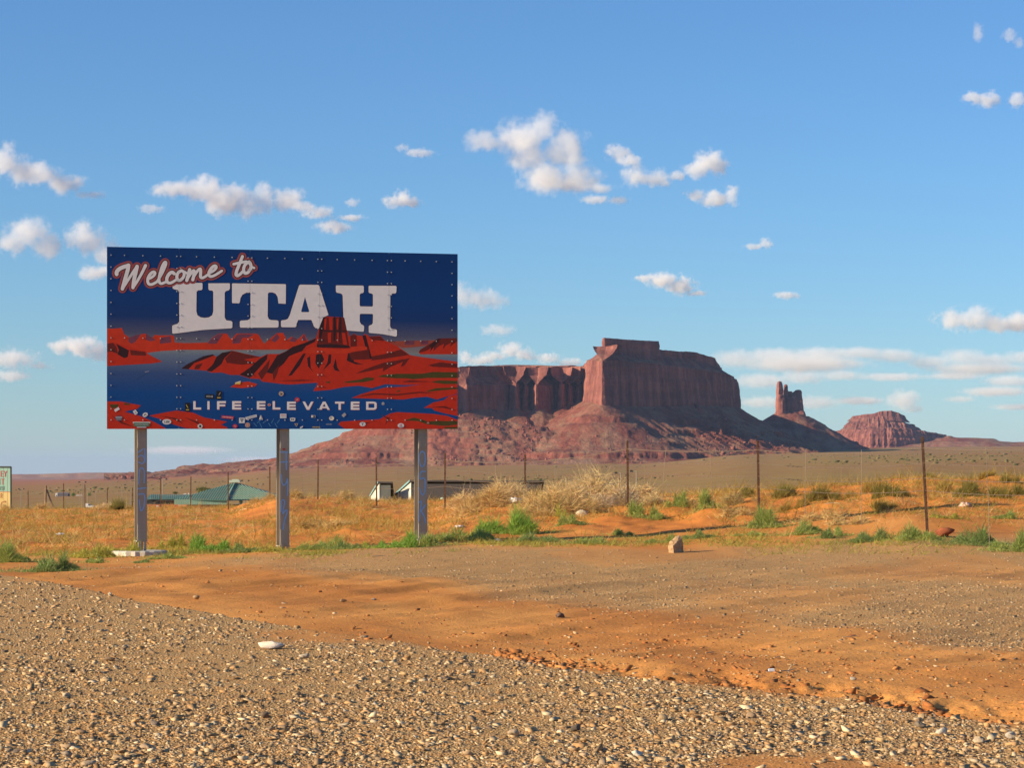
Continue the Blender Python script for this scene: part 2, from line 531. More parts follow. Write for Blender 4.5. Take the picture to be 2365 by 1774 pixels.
def loft(name, ctrl, prof, step, m, flute=8.0, lam=28.0, seed=1, parent=None, rough=2.0, rows=60, soften=2, top_in=(0.25, 0.6)):
    """ctrl: X, Y, z0..zk per outline point; prof: list of (z index blend 0..k, outward offset, flute factor)"""
    A = resample(ctrl, step)
    A[:, :2] = smooth_closed(A[:, :2], soften)
    P = A[:, :2]; Z = A[:, 2:]
    tng = smooth_closed(np.roll(P, -1, 0) - np.roll(P, 1, 0), 3)
    tng /= np.linalg.norm(tng, axis=1)[:, None] + 1e-9
    area = np.sum(P[:, 0] * np.roll(P[:, 1], -1) - np.roll(P[:, 0], -1) * P[:, 1])
    nrm = np.stack([tng[:, 1], -tng[:, 0]], 1) * (1 if area > 0 else -1)
    arc = np.concatenate([[0], np.cumsum(np.linalg.norm(np.diff(P, axis=0), axis=1))])
    pr = np.array(prof, float)
    u = np.linspace(0, len(pr) - 1, rows)
    zi, off, fl = (np.interp(u, np.arange(len(pr)), pr[:, k]) for k in range(3))
    cen = P.mean(0)
    Z = Z + (rough * 2.2) * np.stack([fbm(arc / 55.0, np.full(len(P), 3.1 * k), 4, seed + 20 + k) * (0 if k == 0 else 1) for k in range(Z.shape[1])], 1)
    N = len(P)
    V = []
    for k in range(rows):
        i0 = min(int(zi[k]), Z.shape[1] - 2); w = zi[k] - i0
        z = Z[:, i0] * (1 - w) + Z[:, i0 + 1] * w
        r = fbm(arc / lam, z * 0.006 + zi[k] * 0.15, 4, seed)
        col_ = 1 - np.abs(fbm(arc / (lam * 0.38), z * 0.004 + 3, 3, seed + 5)) * 2
        led = fbm(z * 0.11 + 2, np.zeros(N), 2, seed + 8)
        o = off[k] + flute * fl[k] * (1.1 * r + 0.45 * col_) + rough * (led + 1.0 * fbm(arc / 6.0, z / 9.0, 2, seed + 9)) - rough * 1.3 * fl[k] * sstep(.25, .6, fbm(arc / 9.0, z * .004, 2, seed + 30)) + rough * 1.6 * fl[k] * fbm(arc / 15.0, z * .012, 3, seed + 31)
        q = P + nrm * o[:, None]
        V.append(np.column_stack([q, z + rough * 0.5 * fbm(arc / 9.0, z / 5.0, 2, seed + 12)]))
    last = V[-1]
    for f in top_in:
        q = last.copy(); q[:, :2] = last[:, :2] * (1 - f) + cen * f
        q[:, 2] += rough * fbm(q[:, 0] / 20, q[:, 1] / 20, 3, seed + 3)
        V.append(q)
    R = len(V)
    V = np.concatenate(V)
    i = np.arange(R - 1)[:, None] * N
    j = np.arange(N)[None, :]
    Fc = np.stack([i + j, i + (j + 1) % N, i + N + (j + 1) % N, i + N + j], -1).reshape(-1, 4)
    if area < 0: Fc = Fc[:, ::-1]
    faces = [tuple(f) for f in Fc.tolist()] + [tuple(range((R - 1) * N, R * N)) if area > 0 else tuple(range(R * N - 1, (R - 1) * N - 1, -1))]
    return mk(name, V, faces, m, parent)

def OL(rows):
    """outline from (px, depth, y0, y1, ..) photo readings"""
    out = []
    for r in rows:
        px, d = r[0], r[1]
        out.append([(px - CX) * d / F, d] + [ZC + (HY - y) * d / F for y in r[2:]])
    return out

# main butte: sunlit left face, long dark face receding to the back right
BUTTE = OL([
 (1391, 5000, 955, 834, 806, 797), (1442, 5060, 958, 834, 808, 803), (1500, 5120, 958, 838, 816, 807), (1570, 5190, 956, 846, 822, 808),
 (1640, 5270, 956, 856, 832, 813), (1686, 5340, 958, 866, 844, 829), (1699, 5430, 960, 876, 862, 852),
 (1656, 5900, 960, 888, 872, 862), (1604, 6600, 960, 900, 878, 862), (1580, 6980, 960, 905, 885, 870), (1470, 7000, 960, 905, 885, 870),
 (1420, 6100, 955, 880, 850, 840), (1368, 5700, 950, 850, 830, 820), (1347, 5420, 945, 846, 822, 812), (1358, 5240, 945, 832, 812, 803), (1374, 5080, 948, 833, 807, 798)])
mesa = bpy.data.objects.new('mesa', None); C.objects.link(mesa)
mesa.location = ((1391 - CX) * 5000 / F, 5000, 20)
tag(mesa, 'big red sandstone mesa with a sunlit prow and a long wall in shadow', kind='structure')
loft('cliff', BUTTE, [(0, 16, .3), (0.15, 8, .8), (0.6, 3, 1), (1, 0, .8), (1.05, -4, .5), (1.6, -22, .5), (2, -32, .4), (2.1, -33, .5), (3, -35, .5)], 3.2, ROCK,
     flute=5.5, lam=34, seed=3, parent=mesa, rows=80, rough=1.6)
# the cap block on the left of the summit
CAP = OL([(1394, 5074, 822, 781), (1450, 5110, 830, 785), (1521, 5180, 830, 788), (1519, 5260, 830, 788), (1500, 5500, 830, 794), (1430, 5480, 830, 794),
          (1398, 5330, 824, 788), (1392, 5160, 820, 782)])
loft('caprock', CAP, [(0, 10, .4), (0.3, 3, .9), (0.6, 0, 1.2), (0.8, 1, 1), (1, -1, 1)], 3.0, ROCK, flute=2.2, lam=24, seed=9, parent=mesa, rows=22, rough=1.0)
# wall behind, running left with buttresses that catch the sun
WALL = OL([
 (930, 5060, 978, 892, 872, 852), (1000, 5100, 974, 892, 870, 849), (1060, 5140, 970, 890, 868, 846), (1078, 5130, 970, 890, 868, 846), (1120, 5185, 968, 890, 868, 846),
 (1176, 5235, 966, 888, 866, 846), (1192, 5205, 966, 886, 866, 846), (1203, 5262, 966, 890, 868, 846),
 (1214, 5222, 966, 888, 866, 846), (1228, 5280, 966, 890, 868, 846), (1238, 5212, 968, 888, 866, 846), (1262, 5255, 966, 890, 868, 846),
 (1290, 5295, 962, 888, 866, 846), (1297, 5248, 962, 886, 866, 846), (1309, 5310, 958, 888, 868, 846), (1316, 5270, 955, 888, 868, 846), (1328, 5325, 950, 888, 868, 846),
 (1336, 5285, 948, 888, 868, 846), (1352, 5345, 945, 888, 866, 845), (1400, 5500, 945, 888, 866, 846),
 (1400, 5900, 950, 890, 870, 855), (1150, 6000, 960, 890, 870, 857), (930, 5800, 960, 890, 870, 857), (890, 5400, 978, 892, 872, 855)])
loft('cliff', WALL, [(0, 14, .3), (0.15, 6, .8), (0.6, 2, 1), (1, 0, .9), (1.05, -4, .5), (1.5, -14, .6), (2, -24, .8), (2.1, -25, 1), (3, -28, 1)], 3.2, ROCK,
     flute=5.0, lam=40, seed=31, parent=mesa, rows=64, rough=1.8, soften=1)

def talus_z(P, D, feats, base):
    X, Y = (P - CX) * D / F, D
    h = np.full(X.shape, -500.0)
    for ol, fseed, k1, k2 in feats:
        A = np.array(ol); PP = A[:, :2]
        d, arc = poly_dist(X, Y, PP)
        seg = np.concatenate([[0], np.cumsum(np.linalg.norm(np.diff(np.vstack([PP, PP[:1]]), axis=0), axis=1))])
        zb = np.interp(arc, seg, np.append(A[:, 2], A[0, 2]))
        dp = np.maximum(d, 0)
        gl = 1 - np.abs(fbm(arc / 16.0 + 0.004 * dp, dp / 260.0, 3, fseed)) * 2.2
        run = np.minimum(dp, 330)
        hh = zb + 24 - k1 * run + k2 * run ** 2 - 0.1 * np.maximum(dp - 330, 0)
        hh = hh - sstep(10, 120, dp) * 8.5 * gl - 3.0 * gl * (dp < 10)
        hh = hh + sstep(0, 40, dp) * (2.6 * fbm(X / 22, Y / 34, 4, fseed + 3) + 1.8 * fbm(X / 7, Y / 11, 3, fseed + 4))
        # ledges of harder rock: short cliffs across the slope
        per = 26.0
        ph = (hh + 6 * fbm(arc / 90.0, dp / 200, 3, fseed + 7)) / per
        fr = ph - np.floor(ph)
        amt = sstep(0.0, 0.35, fbm(arc / 45.0, np.floor(ph) * 3.7, 2, fseed + 8)) * sstep(25, 70, dp)
        hh = hh + amt * per * 0.42 * (sstep(0.42, 0.58, fr) - fr)
        h = np.maximum(h, np.where(d < -8, zb - 4, hh))
    return h

def crest_z(P, D, pts, seed):
    A = np.array(pts, float)
    y, dc, s = (np.interp(P, A[:, 0], A[:, k]) for k in (1, 2, 3))
    X = (P - CX) * D / F
    zc = ZC + (HY - y) * dc / F
    dd = np.abs(D - dc)
    h = zc - s * dd + (7.0 * fbm(X / 40, D / 55, 4, seed) + 3.5 * fbm(X / 10, D / 14, 4, seed + 1)) * sstep(1.0, .3, np.abs(P - 600) / 1100 - .3) * sstep(0, 30, dd + 12)
    per = 13.0
    ph = (h + 3.5 * fbm(X / 60, D / 90, 3, seed + 2)) / per
    fr = ph - np.floor(ph)
    h = h + sstep(-0.2, 0.25, fbm(X / 70, D / 160, 2, seed + 4)) * per * 0.6 * (sstep(0.4, 0.6, fr) - fr)
    return h
RIDGE = [(-900, 1106, 5200, .012), (100, 1101, 5200, .014), (330, 1093, 5200, .02), (420, 1088, 5200, .024), (520, 1081, 5200, .03), (640, 1068, 5150, .04), (690, 1062, 5150, .06), (716, 1057, 5100, .09),
         (760, 1047, 5100, .13), (800, 1031, 5080, .2), (850, 1008, 5060, .3), (885, 989, 5050, .4), (930, 975, 5030, .45), (1000, 970, 5000, .45), (1100, 964, 4990, .48), (1160, 969, 4980, .48), (1240, 984, 4960, .48), (1330, 1002, 4940, .45), (1450, 1040, 4920, .4), (3000, 1300, 4900, .3)]
def talus_main(P, D):
    h = talus_z(P, D, [(BUTTE, 60, .60, .00052), (WALL, 80, .56, .0005)], None)
    return np.maximum(h, crest_z(P, D, RIDGE, 95))
V, Fc = grid(np.arange(240, 2080, 3.6), np.concatenate([np.arange(3700, 4400, 22.0), np.arange(4400, 5520, 5.5), np.arange(5520, 6900, 35.0)]), talus_main)
mk('talus', V, Fc, TALUS, mesa, smooth=False)
# broken blocks lying on the slope
rp = np.array([(x, y, z) for z in (-1, 1) for x, y in ((-1, -1), (1, -1), (1, 1), (-1, 1))], float)
rf = np.array([(0, 2, 1), (0, 3, 2), (4, 5, 6), (4, 6, 7), (0, 1, 5), (0, 5, 4), (1, 2, 6), (1, 6, 5), (2, 3, 7), (2, 7, 6), (3, 0, 4), (3, 4, 7)])
pxv = CX + F * V[:, 0] / V[:, 1]
ok = (pxv > 700) & (pxv < 1830) & (V[:, 1] < 5300) & (V[:, 2] > G(pxv, V[:, 1]) - 6) & (fbm(V[:, 0] / 60, V[:, 1] / 90, 3, 400) + .25 * RNG.uniform(-1, 1, len(V)) > np.where((pxv < 1230) & (pxv > 950), .02, np.where(pxv > 1600, .08, .45)))
idx = RNG.choice(np.nonzero(ok)[0], 3000)
sz = RNG.lognormal(math.log(.85), .55, len(idx))
Q = rp[None] * (1 + .3 * RNG.normal(size=(len(idx), 8, 1))).clip(.4, 1.7) * sz[:, None, None] * RNG.uniform(.6, 1.1, (len(idx), 1, 3)) + .25 * sz[:, None, None] * RNG.normal(size=(len(idx), 8, 3))
Q = Q + V[idx][:, None, :] + np.stack([RNG.uniform(-3, 3, len(idx)), RNG.uniform(-3, 3, len(idx)), sz * .2], 1)[:, None, :]
rb_ = mk('rubble', Q.reshape(-1, 3), (rf[None] + (np.arange(len(idx)) * 8)[:, None, None]).reshape(-1, 3), ROCK, mesa)
rb_['kind'] = 'stuff'

# spire with broken pillars
SPD = 6900.0
spire = bpy.data.objects.new('butte', None); C.objects.link(spire)
spire.location = ((1826 - CX) * SPD / F, SPD, 60)
tag(spire, 'narrow butte with broken pillars like a ruined castle', kind='structure')
def pillar(px0, px1, ytop, ybase, dd, depth, seed, taper=3.0):
    d = SPD + dd
    w = (px1 - px0) * d / F
    k = 3
    rows_ = []
    for (u, v) in ((0, 0), (.5, -.12), (1, 0), (1.06, .5), (1, 1), (.5, 1.1), (0, 1), (-.06, .5)):
        x = (px0 - CX) * d / F + u * w
        y = d + v * depth
        rows_.append([x, y, ZC + (HY - ybase) * d / F, ZC + (HY - ytop) * d / F])
    loft('rock_pillar', rows_, [(0, taper * 1.6, .5), (0.3, taper, 1), (0.7, taper * .6, 1), (0.92, 0, 1), (0.985, -w * .12, .6), (1, -w * .3, .2)], 3.0, ROCK,
         flute=1.8, lam=14, seed=seed, parent=spire, rows=34, rough=1.2, soften=2, top_in=(0.5,))
pillar(1796, 1807, 880, 975, 0, 20, 101, 3.5)
pillar(1797, 1811, 912, 975, -2, 24, 102, 4)
pillar(1811, 1820, 888, 975, 30, 18, 103, 3)
pillar(1818, 1831, 904, 975, 40, 22, 105, 4)
pillar(1832, 1842, 904, 975, 36, 24, 106, 4)
pillar(1838, 1851, 901, 975, 32, 28, 107, 4)
pillar(1806, 1853, 915, 978, 26, 54, 108, 5)
pillar(1801, 1857, 948, 980, 14, 66, 109, 6)
SPBASE = [[(p_ - CX) * (SPD + q_) / F, SPD + q_, ZC + (HY - y_) * SPD / F] for (p_, q_, y_) in
          ((1790, 5, 974), (1812, -14, 974), (1840, -10, 972), (1866, 20, 978), (1870, 90, 978), (1830, 120, 972), (1788, 90, 972))]
V, Fc = grid(np.arange(1640, 2130, 3.6), np.arange(6200, 7500, 9.0), lambda P, D: talus_z(P, D, [(SPBASE, 130, .62, .0004)], None))
mk('talus', V, Fc, TALUS, spire)

# far stepped mesa on the right with its long tail
FM = 9300.0
far = bpy.data.objects.new('stepped_mesa', None); C.objects.link(far)
far.location = ((2050 - CX) * FM / F, FM, 120)
tag(far, 'low stepped mesa with terraces, farther off on the right', kind='structure')
def ol_far(lst):
    return [[(p_ - CX) * (FM + q_) / F, FM + q_] + [ZC + (HY - y_) * FM / F for y_ in ys] for (p_, q_, *ys) in lst]
STEP = ol_far([(1923, 60, 1060, 996), (1955, -40, 1060, 994), (2010, -110, 1060, 992), (2060, -120, 1060, 990), (2110, -70, 1060, 992), (2160, 0, 1060, 1000), (2194, 80, 1060, 1005),
               (2170, 330, 1060, 1000), (2060, 400, 1060, 992), (1950, 320, 1060, 994)])
loft('terrace', STEP, [(0, 6, .4), (0.5, 2, 1), (0.8, -2, .9), (1, -14, .8)], 4.0, ROCK, flute=11, lam=46, seed=140, parent=far, rows=26, rough=2.5)
STEP2 = ol_far([(1942, 60, 1000, 980, 967), (1960, 10, 1000, 978, 968), (2000, -20, 1000, 976, 964), (2045, -30, 1000, 976, 962), (2090, 0, 1000, 978, 968), (2130, 60, 1002, 989, 984), (2122, 240, 1000, 986, 978), (2040, 280, 998, 976, 964), (1955, 220, 998, 978, 966)])
loft('terrace', STEP2, [(0, 4, .4), (0.4, 2, .6), (0.46, 0, .7), (0.54, -6, .7), (0.92, -14, .9), (1, -18, 1), (2, -46, .8)], 4.0, ROCK, flute=9, lam=40, seed=150, parent=far, rows=40, rough=2.5)
STEP3 = ol_far([(1966, 70, 972, 961), (2012, 30, 972, 956), (2032, 20, 972, 950), (2060, 20, 972, 949), (2076, 30, 974, 953), (2092, 70, 976, 960), (2086, 180, 972, 958), (2040, 220, 970, 951), (1980, 180, 970, 960)])
loft('caprock', STEP3, [(0, 16, .6), (0.4, 3, 1), (0.5, 0, 1), (1, -4, .8)], 4.0, ROCK, flute=4, lam=26, seed=160, parent=far, rows=16, rough=1.6)
TAIL = [(1700, 1100, 9300, .3), (1890, 1044, 9300, .25), (1925, 1020, 9300, .25), (2050, 1016, 9300, .28), (2150, 1013, 9300, .24), (2190, 1008, 9300, .2), (2240, 1010, 9300, .16), (2290, 1014, 9300, .13), (2330, 1021, 9300, .1), (2400, 1024, 9300, .08), (2700, 1030, 9300, .07), (3300, 1040, 9300, .06)]
V, Fc = grid(np.arange(1860, 3300, 4.5), np.concatenate([np.arange(8300, 9000, 18.0), np.arange(9000, 9400, 9.0), np.arange(9400, 10000, 40.0)]), lambda P, D: crest_z(P, D, TAIL, 170))
mk('talus', V, Fc, TALUS, far)

# long low tableland on the left horizon
HM = rock_mat('far_hills', (0.24, 0.12, 0.085), (0.30, 0.16, 0.11), (0.40, 0.20, 0.13), band=0.02, grow=0.4)
HILL = [(-1000, 1090, 14000, .1), (-200, 1093, 14000, .1), (0, 1096, 14000, .1), (60, 1096, 14000, .1), (130, 1094, 14000, .1), (200, 1092, 14000, .1), (280, 1092, 14000, .1), (420, 1092, 14000, .1), (700, 1094, 14000, .1), (1000, 1100, 14000, .1), (1300, 1120, 14000, .1)]
def hill_z(P, D):
    A = np.array(HILL, float)
    y = np.interp(P, A[:, 0], A[:, 1])
    X = (P - CX) * D / F
    zc = ZC + (HY - y) * 14000 / F
    n = fbm(X / 260, D / 300, 4, 200)
    dd = 14000 - D + 130 * n
    step = 0.55 * sstep(120, 30, dd) + 0.45 * sstep(420, 210, dd + 60 * n)
    return -45 + (zc + 45) * step * (D < 14600) + 2.5 * n
V, Fc = grid(np.arange(-1000, 1250, 6.0), np.arange(13300, 14700, 22.0), hill_z)
tag(mk('hills', V, Fc, HM), 'low bluish tableland along the left horizon', kind='structure')

# ------------------------------------------------------------------ welcome sign
DL, DR = 46.2, 48.0
PL, PR = proj(247, 991, DL), proj(1057, 991, DR)
ES = PR - PL; ES[2] = 0; ES /= np.linalg.norm(ES)
NS = np.array([ES[1], -ES[0], 0.0])               # faces the road
UP = np.array([0, 0, 1.0])
CAM = np.array([0, 0, ZC])
def onsign(sx, sy, off=0.0):
    """the point of the sign plane (moved out by off) seen at a photo pixel"""
    dr = np.array([(sx - CX) / F, 1.0, (HY - sy) / F])
    t_ = NS @ (PL + NS * off - CAM) / (NS @ dr)
    return CAM + dr * t_
def UV(p):
    return float((p - PL) @ ES), float(p[2])
def A(x, y): return (230 + x / 3.607, 550 + y / 3.607)
def B(x, y): return (640 + x / 3.607, 550 + y / 3.607)
def C3(x, y): return (230 + x / 5.144, 880 + y / 5.144)
def C4(x, y): return (640 + x / 5.027, 880 + y / 5.027)

sign = thing('welcome_sign', 'large painted billboard with desert lake picture reading Welcome to Utah, on three steel posts', 'sign',
             tuple(onsign(650, 1272) * [1, 1, 0]))
SEAM = [UV(onsign(x, 780))[0] for x in (413.5, 577.5, 738.5, 898.5)]
corner = {k: onsign(*k) for k in ((247, 569.5), (1053.5, 586.5), (1057, 991), (247, 991))}

# panel paint: night-blue sky fading to dusk over the picture's skyline, lake paling towards its far shore
pm = mat('panel_paint', (0.01, 0.05, 0.2), 0.55, 0, 0.25)
t = NT(pm)
g = t.n('NewGeometry'); s = t.n('SeparateXYZ'); t.l(g.outputs['Position'], s.inputs[0])
z0, z1 = PL[2], corner[(247, 569.5)][2]
fz = t.math('DIVIDE', t.math('SUBTRACT', s.outputs[2], z0), z1 - z0)
pc = t.ramp(fz, [(0.0, (.001, .05, .20)), (0.20, (.002, .06, .23)), (0.31, (.035, .075, .20)), (0.41, (.13, .17, .24)), (0.435, (.20, .23, .24)),
                 (0.445, (.22, .19, .19)), (0.53, (.075, .08, .14)), (0.62, (.006, .036, .15)), (0.75, (.0008, .040, .175)), (1.0, (.0006, .034, .15))])
t.base(t.mix(0.35, pc, t.ramp(t.noise(t.pos(), 30, 3), [(0.3, (.7,) * 3), (0.7, (1.1,) * 3)]), 'MULTIPLY'))
steel_back = mottled('aluminium_back', (0.25, 0.25, 0.25), (0.35, 0.35, 0.34), 6, 0.55, 0.3)
TH = 0.006
edges = [0.0] + SEAM + [UV(corner[(1057, 991)])[0]]
wtot = edges[-1]
for k in range(5):
    u0, u1 = edges[k] + (0.002 if k else 0), edges[k + 1] - (0.002 if k < 4 else 0)
    zb = lambda u: PL[2] + (corner[(1057, 991)][2] - PL[2]) * u / wtot
    zt = lambda u: corner[(247, 569.5)][2] + (corner[(1053.5, 586.5)][2] - corner[(247, 569.5)][2]) * u / wtot
    m = MB()
    P = []
    for n_ in (-TH, 0.0):
        for u, zz in ((u0, zb(u0)), (u1, zb(u1)), (u1, zt(u1)), (u0, zt(u0))):
            q = PL + ES * u + NS * n_; q[2] = zz
            P.append(q)
    m.hexa(P)
    m.build('panel', pm, sign)

# frame behind: rails across, thin angle round the edge
m = MB()
AX = (ES, NS, UP)
for zf in (0.06, 0.36, 0.66, 0.94):
    zc_ = z0 + (z1 - z0) * zf
    c = PL + ES * wtot / 2 - NS * (TH + 0.034); c[2] = zc_
    m.box(c, (wtot / 2 - 0.03, 0.03, 0.04), AX)
for sm in SEAM + [0.03, wtot - 0.03]:
    c = PL + ES * sm - NS * (TH + 0.002 + 0.0); c[2] = (z0 + z1) / 2 + 0.03 * sm / wtot
    m.box(c, (0.028, 0.0018, (z1 - z0) / 2 - 0.03), AX)
m.build('back_frame', steel_back, sign)

# flat print, each colour a thin film on the panels
_lay = [0]
def clip_print(name, polys, mats, base, label=None):
    """polys: list of (photo pixel points, material index) -> one print mesh cut at the panel joints"""
    bm = bmesh.new()
    for k, it in enumerate(polys):
        pts, mi = it[0], it[1]
        off = base + (it[2] if len(it) > 2 else k * 0.000012)
        vs = []
        for p in pts:
            q = onsign(*p)
            u, z = UV(q)
            u = min(max(u, 0.0), wtot)
            q = PL + ES * u; q[2] = min(max(z, PL[2] + 0.035 * u / wtot), z1 + 0.035 * u / wtot)
            vs.append(bm.verts.new(tuple(q + NS * off)))
        try:
            f = bm.faces.new(vs)
            f.material_index = mi
        except ValueError:
            pass
    bm.normal_update()
    bmesh.ops.triangulate(bm, faces=bm.faces[:], ngon_method='EAR_CLIP')
    for sm in SEAM:
        for dlt in (-0.002, 0.002):
            bmesh.ops.bisect_plane(bm, geom=bm.verts[:] + bm.edges[:] + bm.faces[:], dist=1e-6, plane_co=Vector(PL + ES * (sm + dlt)), plane_no=Vector(ES))
        dead = [f for f in bm.faces if abs(UV(np.array(f.calc_center_median()))[0] - sm) < 0.0019]
        bmesh.ops.delete(bm, geom=dead, context='FACES')
    bm.normal_update()
    for f in bm.faces:
        if f.normal.dot(Vector(NS)) < 0: f.normal_flip()
    me = bpy.data.meshes.new(name)
    bmesh.ops.translate(bm, verts=bm.verts[:], vec=-Vector(root_loc(sign)))
    bm.to_mesh(me); bm.free()
    for mm in mats: me.materials.append(mm)
    o = bpy.data.objects.new(name, me); C.objects.link(o); o.parent = sign
    if label: o['label'] = label
    return o

def paint(n, c, v=0.18):
    return mottled(n, c, tuple(x * (1 - v) for x in c), 9, 0.55, 0, detail=4)
PT = [paint('orange_red_paint', (.58, .035, .006)), paint('red_paint', (.52, .024, .004)), paint('dark_red_paint', (.14, .012, .006)), paint('maroon_paint', (.035, .008, .010)),
      paint('purple_paint', (.17, .045, .075)), paint('olive_paint', (.07, .055, .008)), paint('pale_far_paint', (.33, .06, .035)), paint('lake_blue_paint', (.03, .075, .20)), paint('wake_paint', (.22, .24, .3))]
def a(*q): return [A(*p) for p in q]
def b(*q): return [B(*p) for p in q]
L = []
# far skyline and shore
L.append((a((62, 750), (95, 755), (185, 748), (205, 800), (245, 825), (240, 860), (265, 880), (300, 860), (345, 800), (385, 795), (440, 830), (460, 805), (490, 810), (600, 810), (620, 815), (625, 870), (720, 875), (900, 870), (940, 830), (990, 795), (1060, 795), (1090, 840), (1110, 830), (1140, 795), (1290, 795), (1320, 800), (1370, 880), (1430, 830), (1480, 790), (1530, 790), (1560, 850), (1600, 820), (1650, 845), (1705, 795), (1730, 850), (1790, 870), (1800, 920), (1540, 928), (1200, 930), (700, 930), (520, 940), (400, 955), (62, 960)), 0))
L.append((a((245, 830), (300, 808), (345, 800), (300, 862), (265, 882), (240, 860)), 4))
L.append((a((385, 795), (440, 830), (470, 850), (420, 860), (385, 845)), 4))
L.append((a((510, 830), (590, 815), (600, 870), (500, 880)), 4))
L.append((a((920, 850), (990, 797), (1030, 800), (975, 880), (900, 880)), 4))
L.append((a((1110, 850), (1150, 800), (1290, 800), (1240, 830), (1190, 830), (1170, 875), (1105, 880)), 4))
L.append((a((1430, 850), (1480, 795), (1500, 830), (1460, 870)), 4))
L.append((b((100, 860), (130, 822), (170, 840), (150, 865)), 4))
L.append((b((195, 855), (225, 798), (240, 850)), 4))
L.append((b((880, 862), (1330, 850), (1345, 880), (1180, 905), (1050, 915), (960, 890)), 6))
L.append((b((1070, 855), (1145, 853), (1140, 888), (1060, 890)), 4))
L.append((b((1200, 855), (1262, 852), (1258, 885), (1195, 888)), 4))
# left headland
L.append((a((62, 875), (115, 870), (150, 880), (240, 900), (380, 945), (410, 970), (525, 1030), (430, 1045), (200, 1058), (62, 1066)), 1))
L.append((a((62, 880), (112, 872), (140, 905), (155, 965), (100, 945), (62, 950)), 2))
L.append((a((138, 880), (245, 935), (235, 990), (205, 1000), (150, 968), (160, 930)), 3))
L.append((a((255, 930), (380, 948), (390, 980), (260, 975)), 2))
# right butte
L.append((b((1180, 950), (1192, 928), (1290, 870), (1340, 835), (1500, 832), (1502, 968), (1190, 968)), 1))
L.append((b((1180, 955), (1192, 928), (1290, 870), (1340, 835), (1500, 832), (1500, 858), (1440, 905), (1450, 870), (1400, 900), (1380, 930), (1390, 880), (1340, 905), (1300, 945), (1310, 900), (1240, 940)), 2))
L.append((b((1260, 905), (1340, 837), (1365, 838), (1330, 880), (1275, 945), (1285, 905)), 3))
# main island
L.append((a((680, 1088), (720, 1055), (860, 985), (940, 968), (975, 990), (1020, 955), (1110, 937), (1200, 960), (1340, 990), (1400, 965), (1500, 965), (1580, 930), (1609, 905), (1704, 875), (1759, 850), (1804, 830), (1829, 740), (1864, 660), (1894, 652), (2039, 660), (2049, 680), (2079, 820), (2119, 795), (2144, 810), (2189, 815), (2214, 797), (2249, 820), (2339, 815), (2379, 855), (2479, 900), (2589, 975), (2679, 990), (2829, 1010), (2985, 1030), (2985, 1200), (2629, 1222), (2539, 1225), (2379, 1217), (2269, 1250), (2159, 1230), (2039, 1240), (1919, 1265), (1779, 1275), (1819, 1210), (1799, 1205), (1599, 1220), (1540, 1218), (1350, 1195), (1340, 1175), (1250, 1170), (1160, 1140), (1090, 1140), (1020, 1120), (930, 1122), (890, 1105), (780, 1095)), 1))
for p_ in (a((680, 1088), (720, 1055), (860, 985), (940, 968), (958, 975), (870, 1012), (790, 1040), (740, 1093)),
           a((975, 988), (1020, 955), (1110, 937), (1040, 1000), (1015, 1050), (935, 1112), (890, 1105), (945, 1050)),
           a((1330, 1008), (1400, 965), (1395, 1010), (1340, 1070), (1255, 1166), (1165, 1138), (1250, 1080)),
           b((0, 978), (70, 945), (130, 905), (225, 875), (325, 832), (318, 862), (240, 900), (210, 940), (150, 962), (100, 985), (60, 1040), (-40, 1130), (-90, 1120)),
           b((215, 965), (240, 960), (190, 1060), (122, 1142), (92, 1150), (150, 1060)), b((250, 1000), (275, 980), (280, 1080), (305, 1120), (258, 1068)),
           b((325, 970), (372, 960), (392, 1010), (345, 1085), (318, 1040)), b((430, 970), (452, 970), (447, 1040), (382, 1102), (418, 1040)),
           b((488, 1000), (500, 1075), (522, 1112), (478, 1100), (468, 1070)), b((590, 958), (622, 965), (642, 1030), (720, 1055), (650, 1050), (580, 1020)),
           b((710, 810), (738, 808), (757, 880), (790, 1000), (775, 1012), (730, 890))):
    L.append((p_, 3))
for p_ in (a((1110, 940), (1200, 962), (1335, 990), (1200, 1012), (1300, 1040), (1190, 1055), (1060, 1040), (1045, 1005)),
           a((800, 1060), (860, 1040), (830, 1090), (790, 1092)), a((1320, 1130), (1420, 1010), (1400, 1110), (1350, 1180)), a((1440, 1120), (1500, 1050), (1480, 1130), (1450, 1190)),
           b((385, 660), (560, 660), (578, 760), (600, 900), (570, 918), (380, 912), (330, 888), (348, 830), (375, 740)),
           b((610, 815), (640, 797), (662, 812), (665, 900), (612, 905)), b((760, 822), (860, 818), (898, 856), (800, 850)),
           b((790, 985), (900, 965), (1030, 928), (1100, 972), (900, 1005), (785, 1020)), b((650, 1130), (740, 1090), (880, 1040), (1105, 1000), (1060, 1062), (1030, 1072), (1048, 1030), (950, 1070), (880, 1112), (885, 1080), (760, 1110)),
           b((1258, 1060), (1350, 1035), (1500, 1048), (1500, 1082), (1300, 1072)), b((600, 960), (760, 905), (770, 1010), (620, 1015))):
    L.append((p_, 2))
for p_ in (b((345, 830), (352, 740), (386, 660), (406, 656), (388, 740), (366, 836)), b((470, 656), (486, 656), (492, 760), (482, 860), (470, 850)), b((520, 656), (535, 660), (537, 760), (522, 855), (514, 760)),
           b((330, 888), (450, 882), (600, 897), (612, 916), (450, 914), (330, 912)), b((385, 768), (580, 770), (582, 778), (385, 776))):
    L.append((p_, 3))
L.append((b((225, 940), (300, 905), (520, 932), (690, 900), (745, 905), (750, 930), (560, 960), (380, 965), (240, 958)), 0))
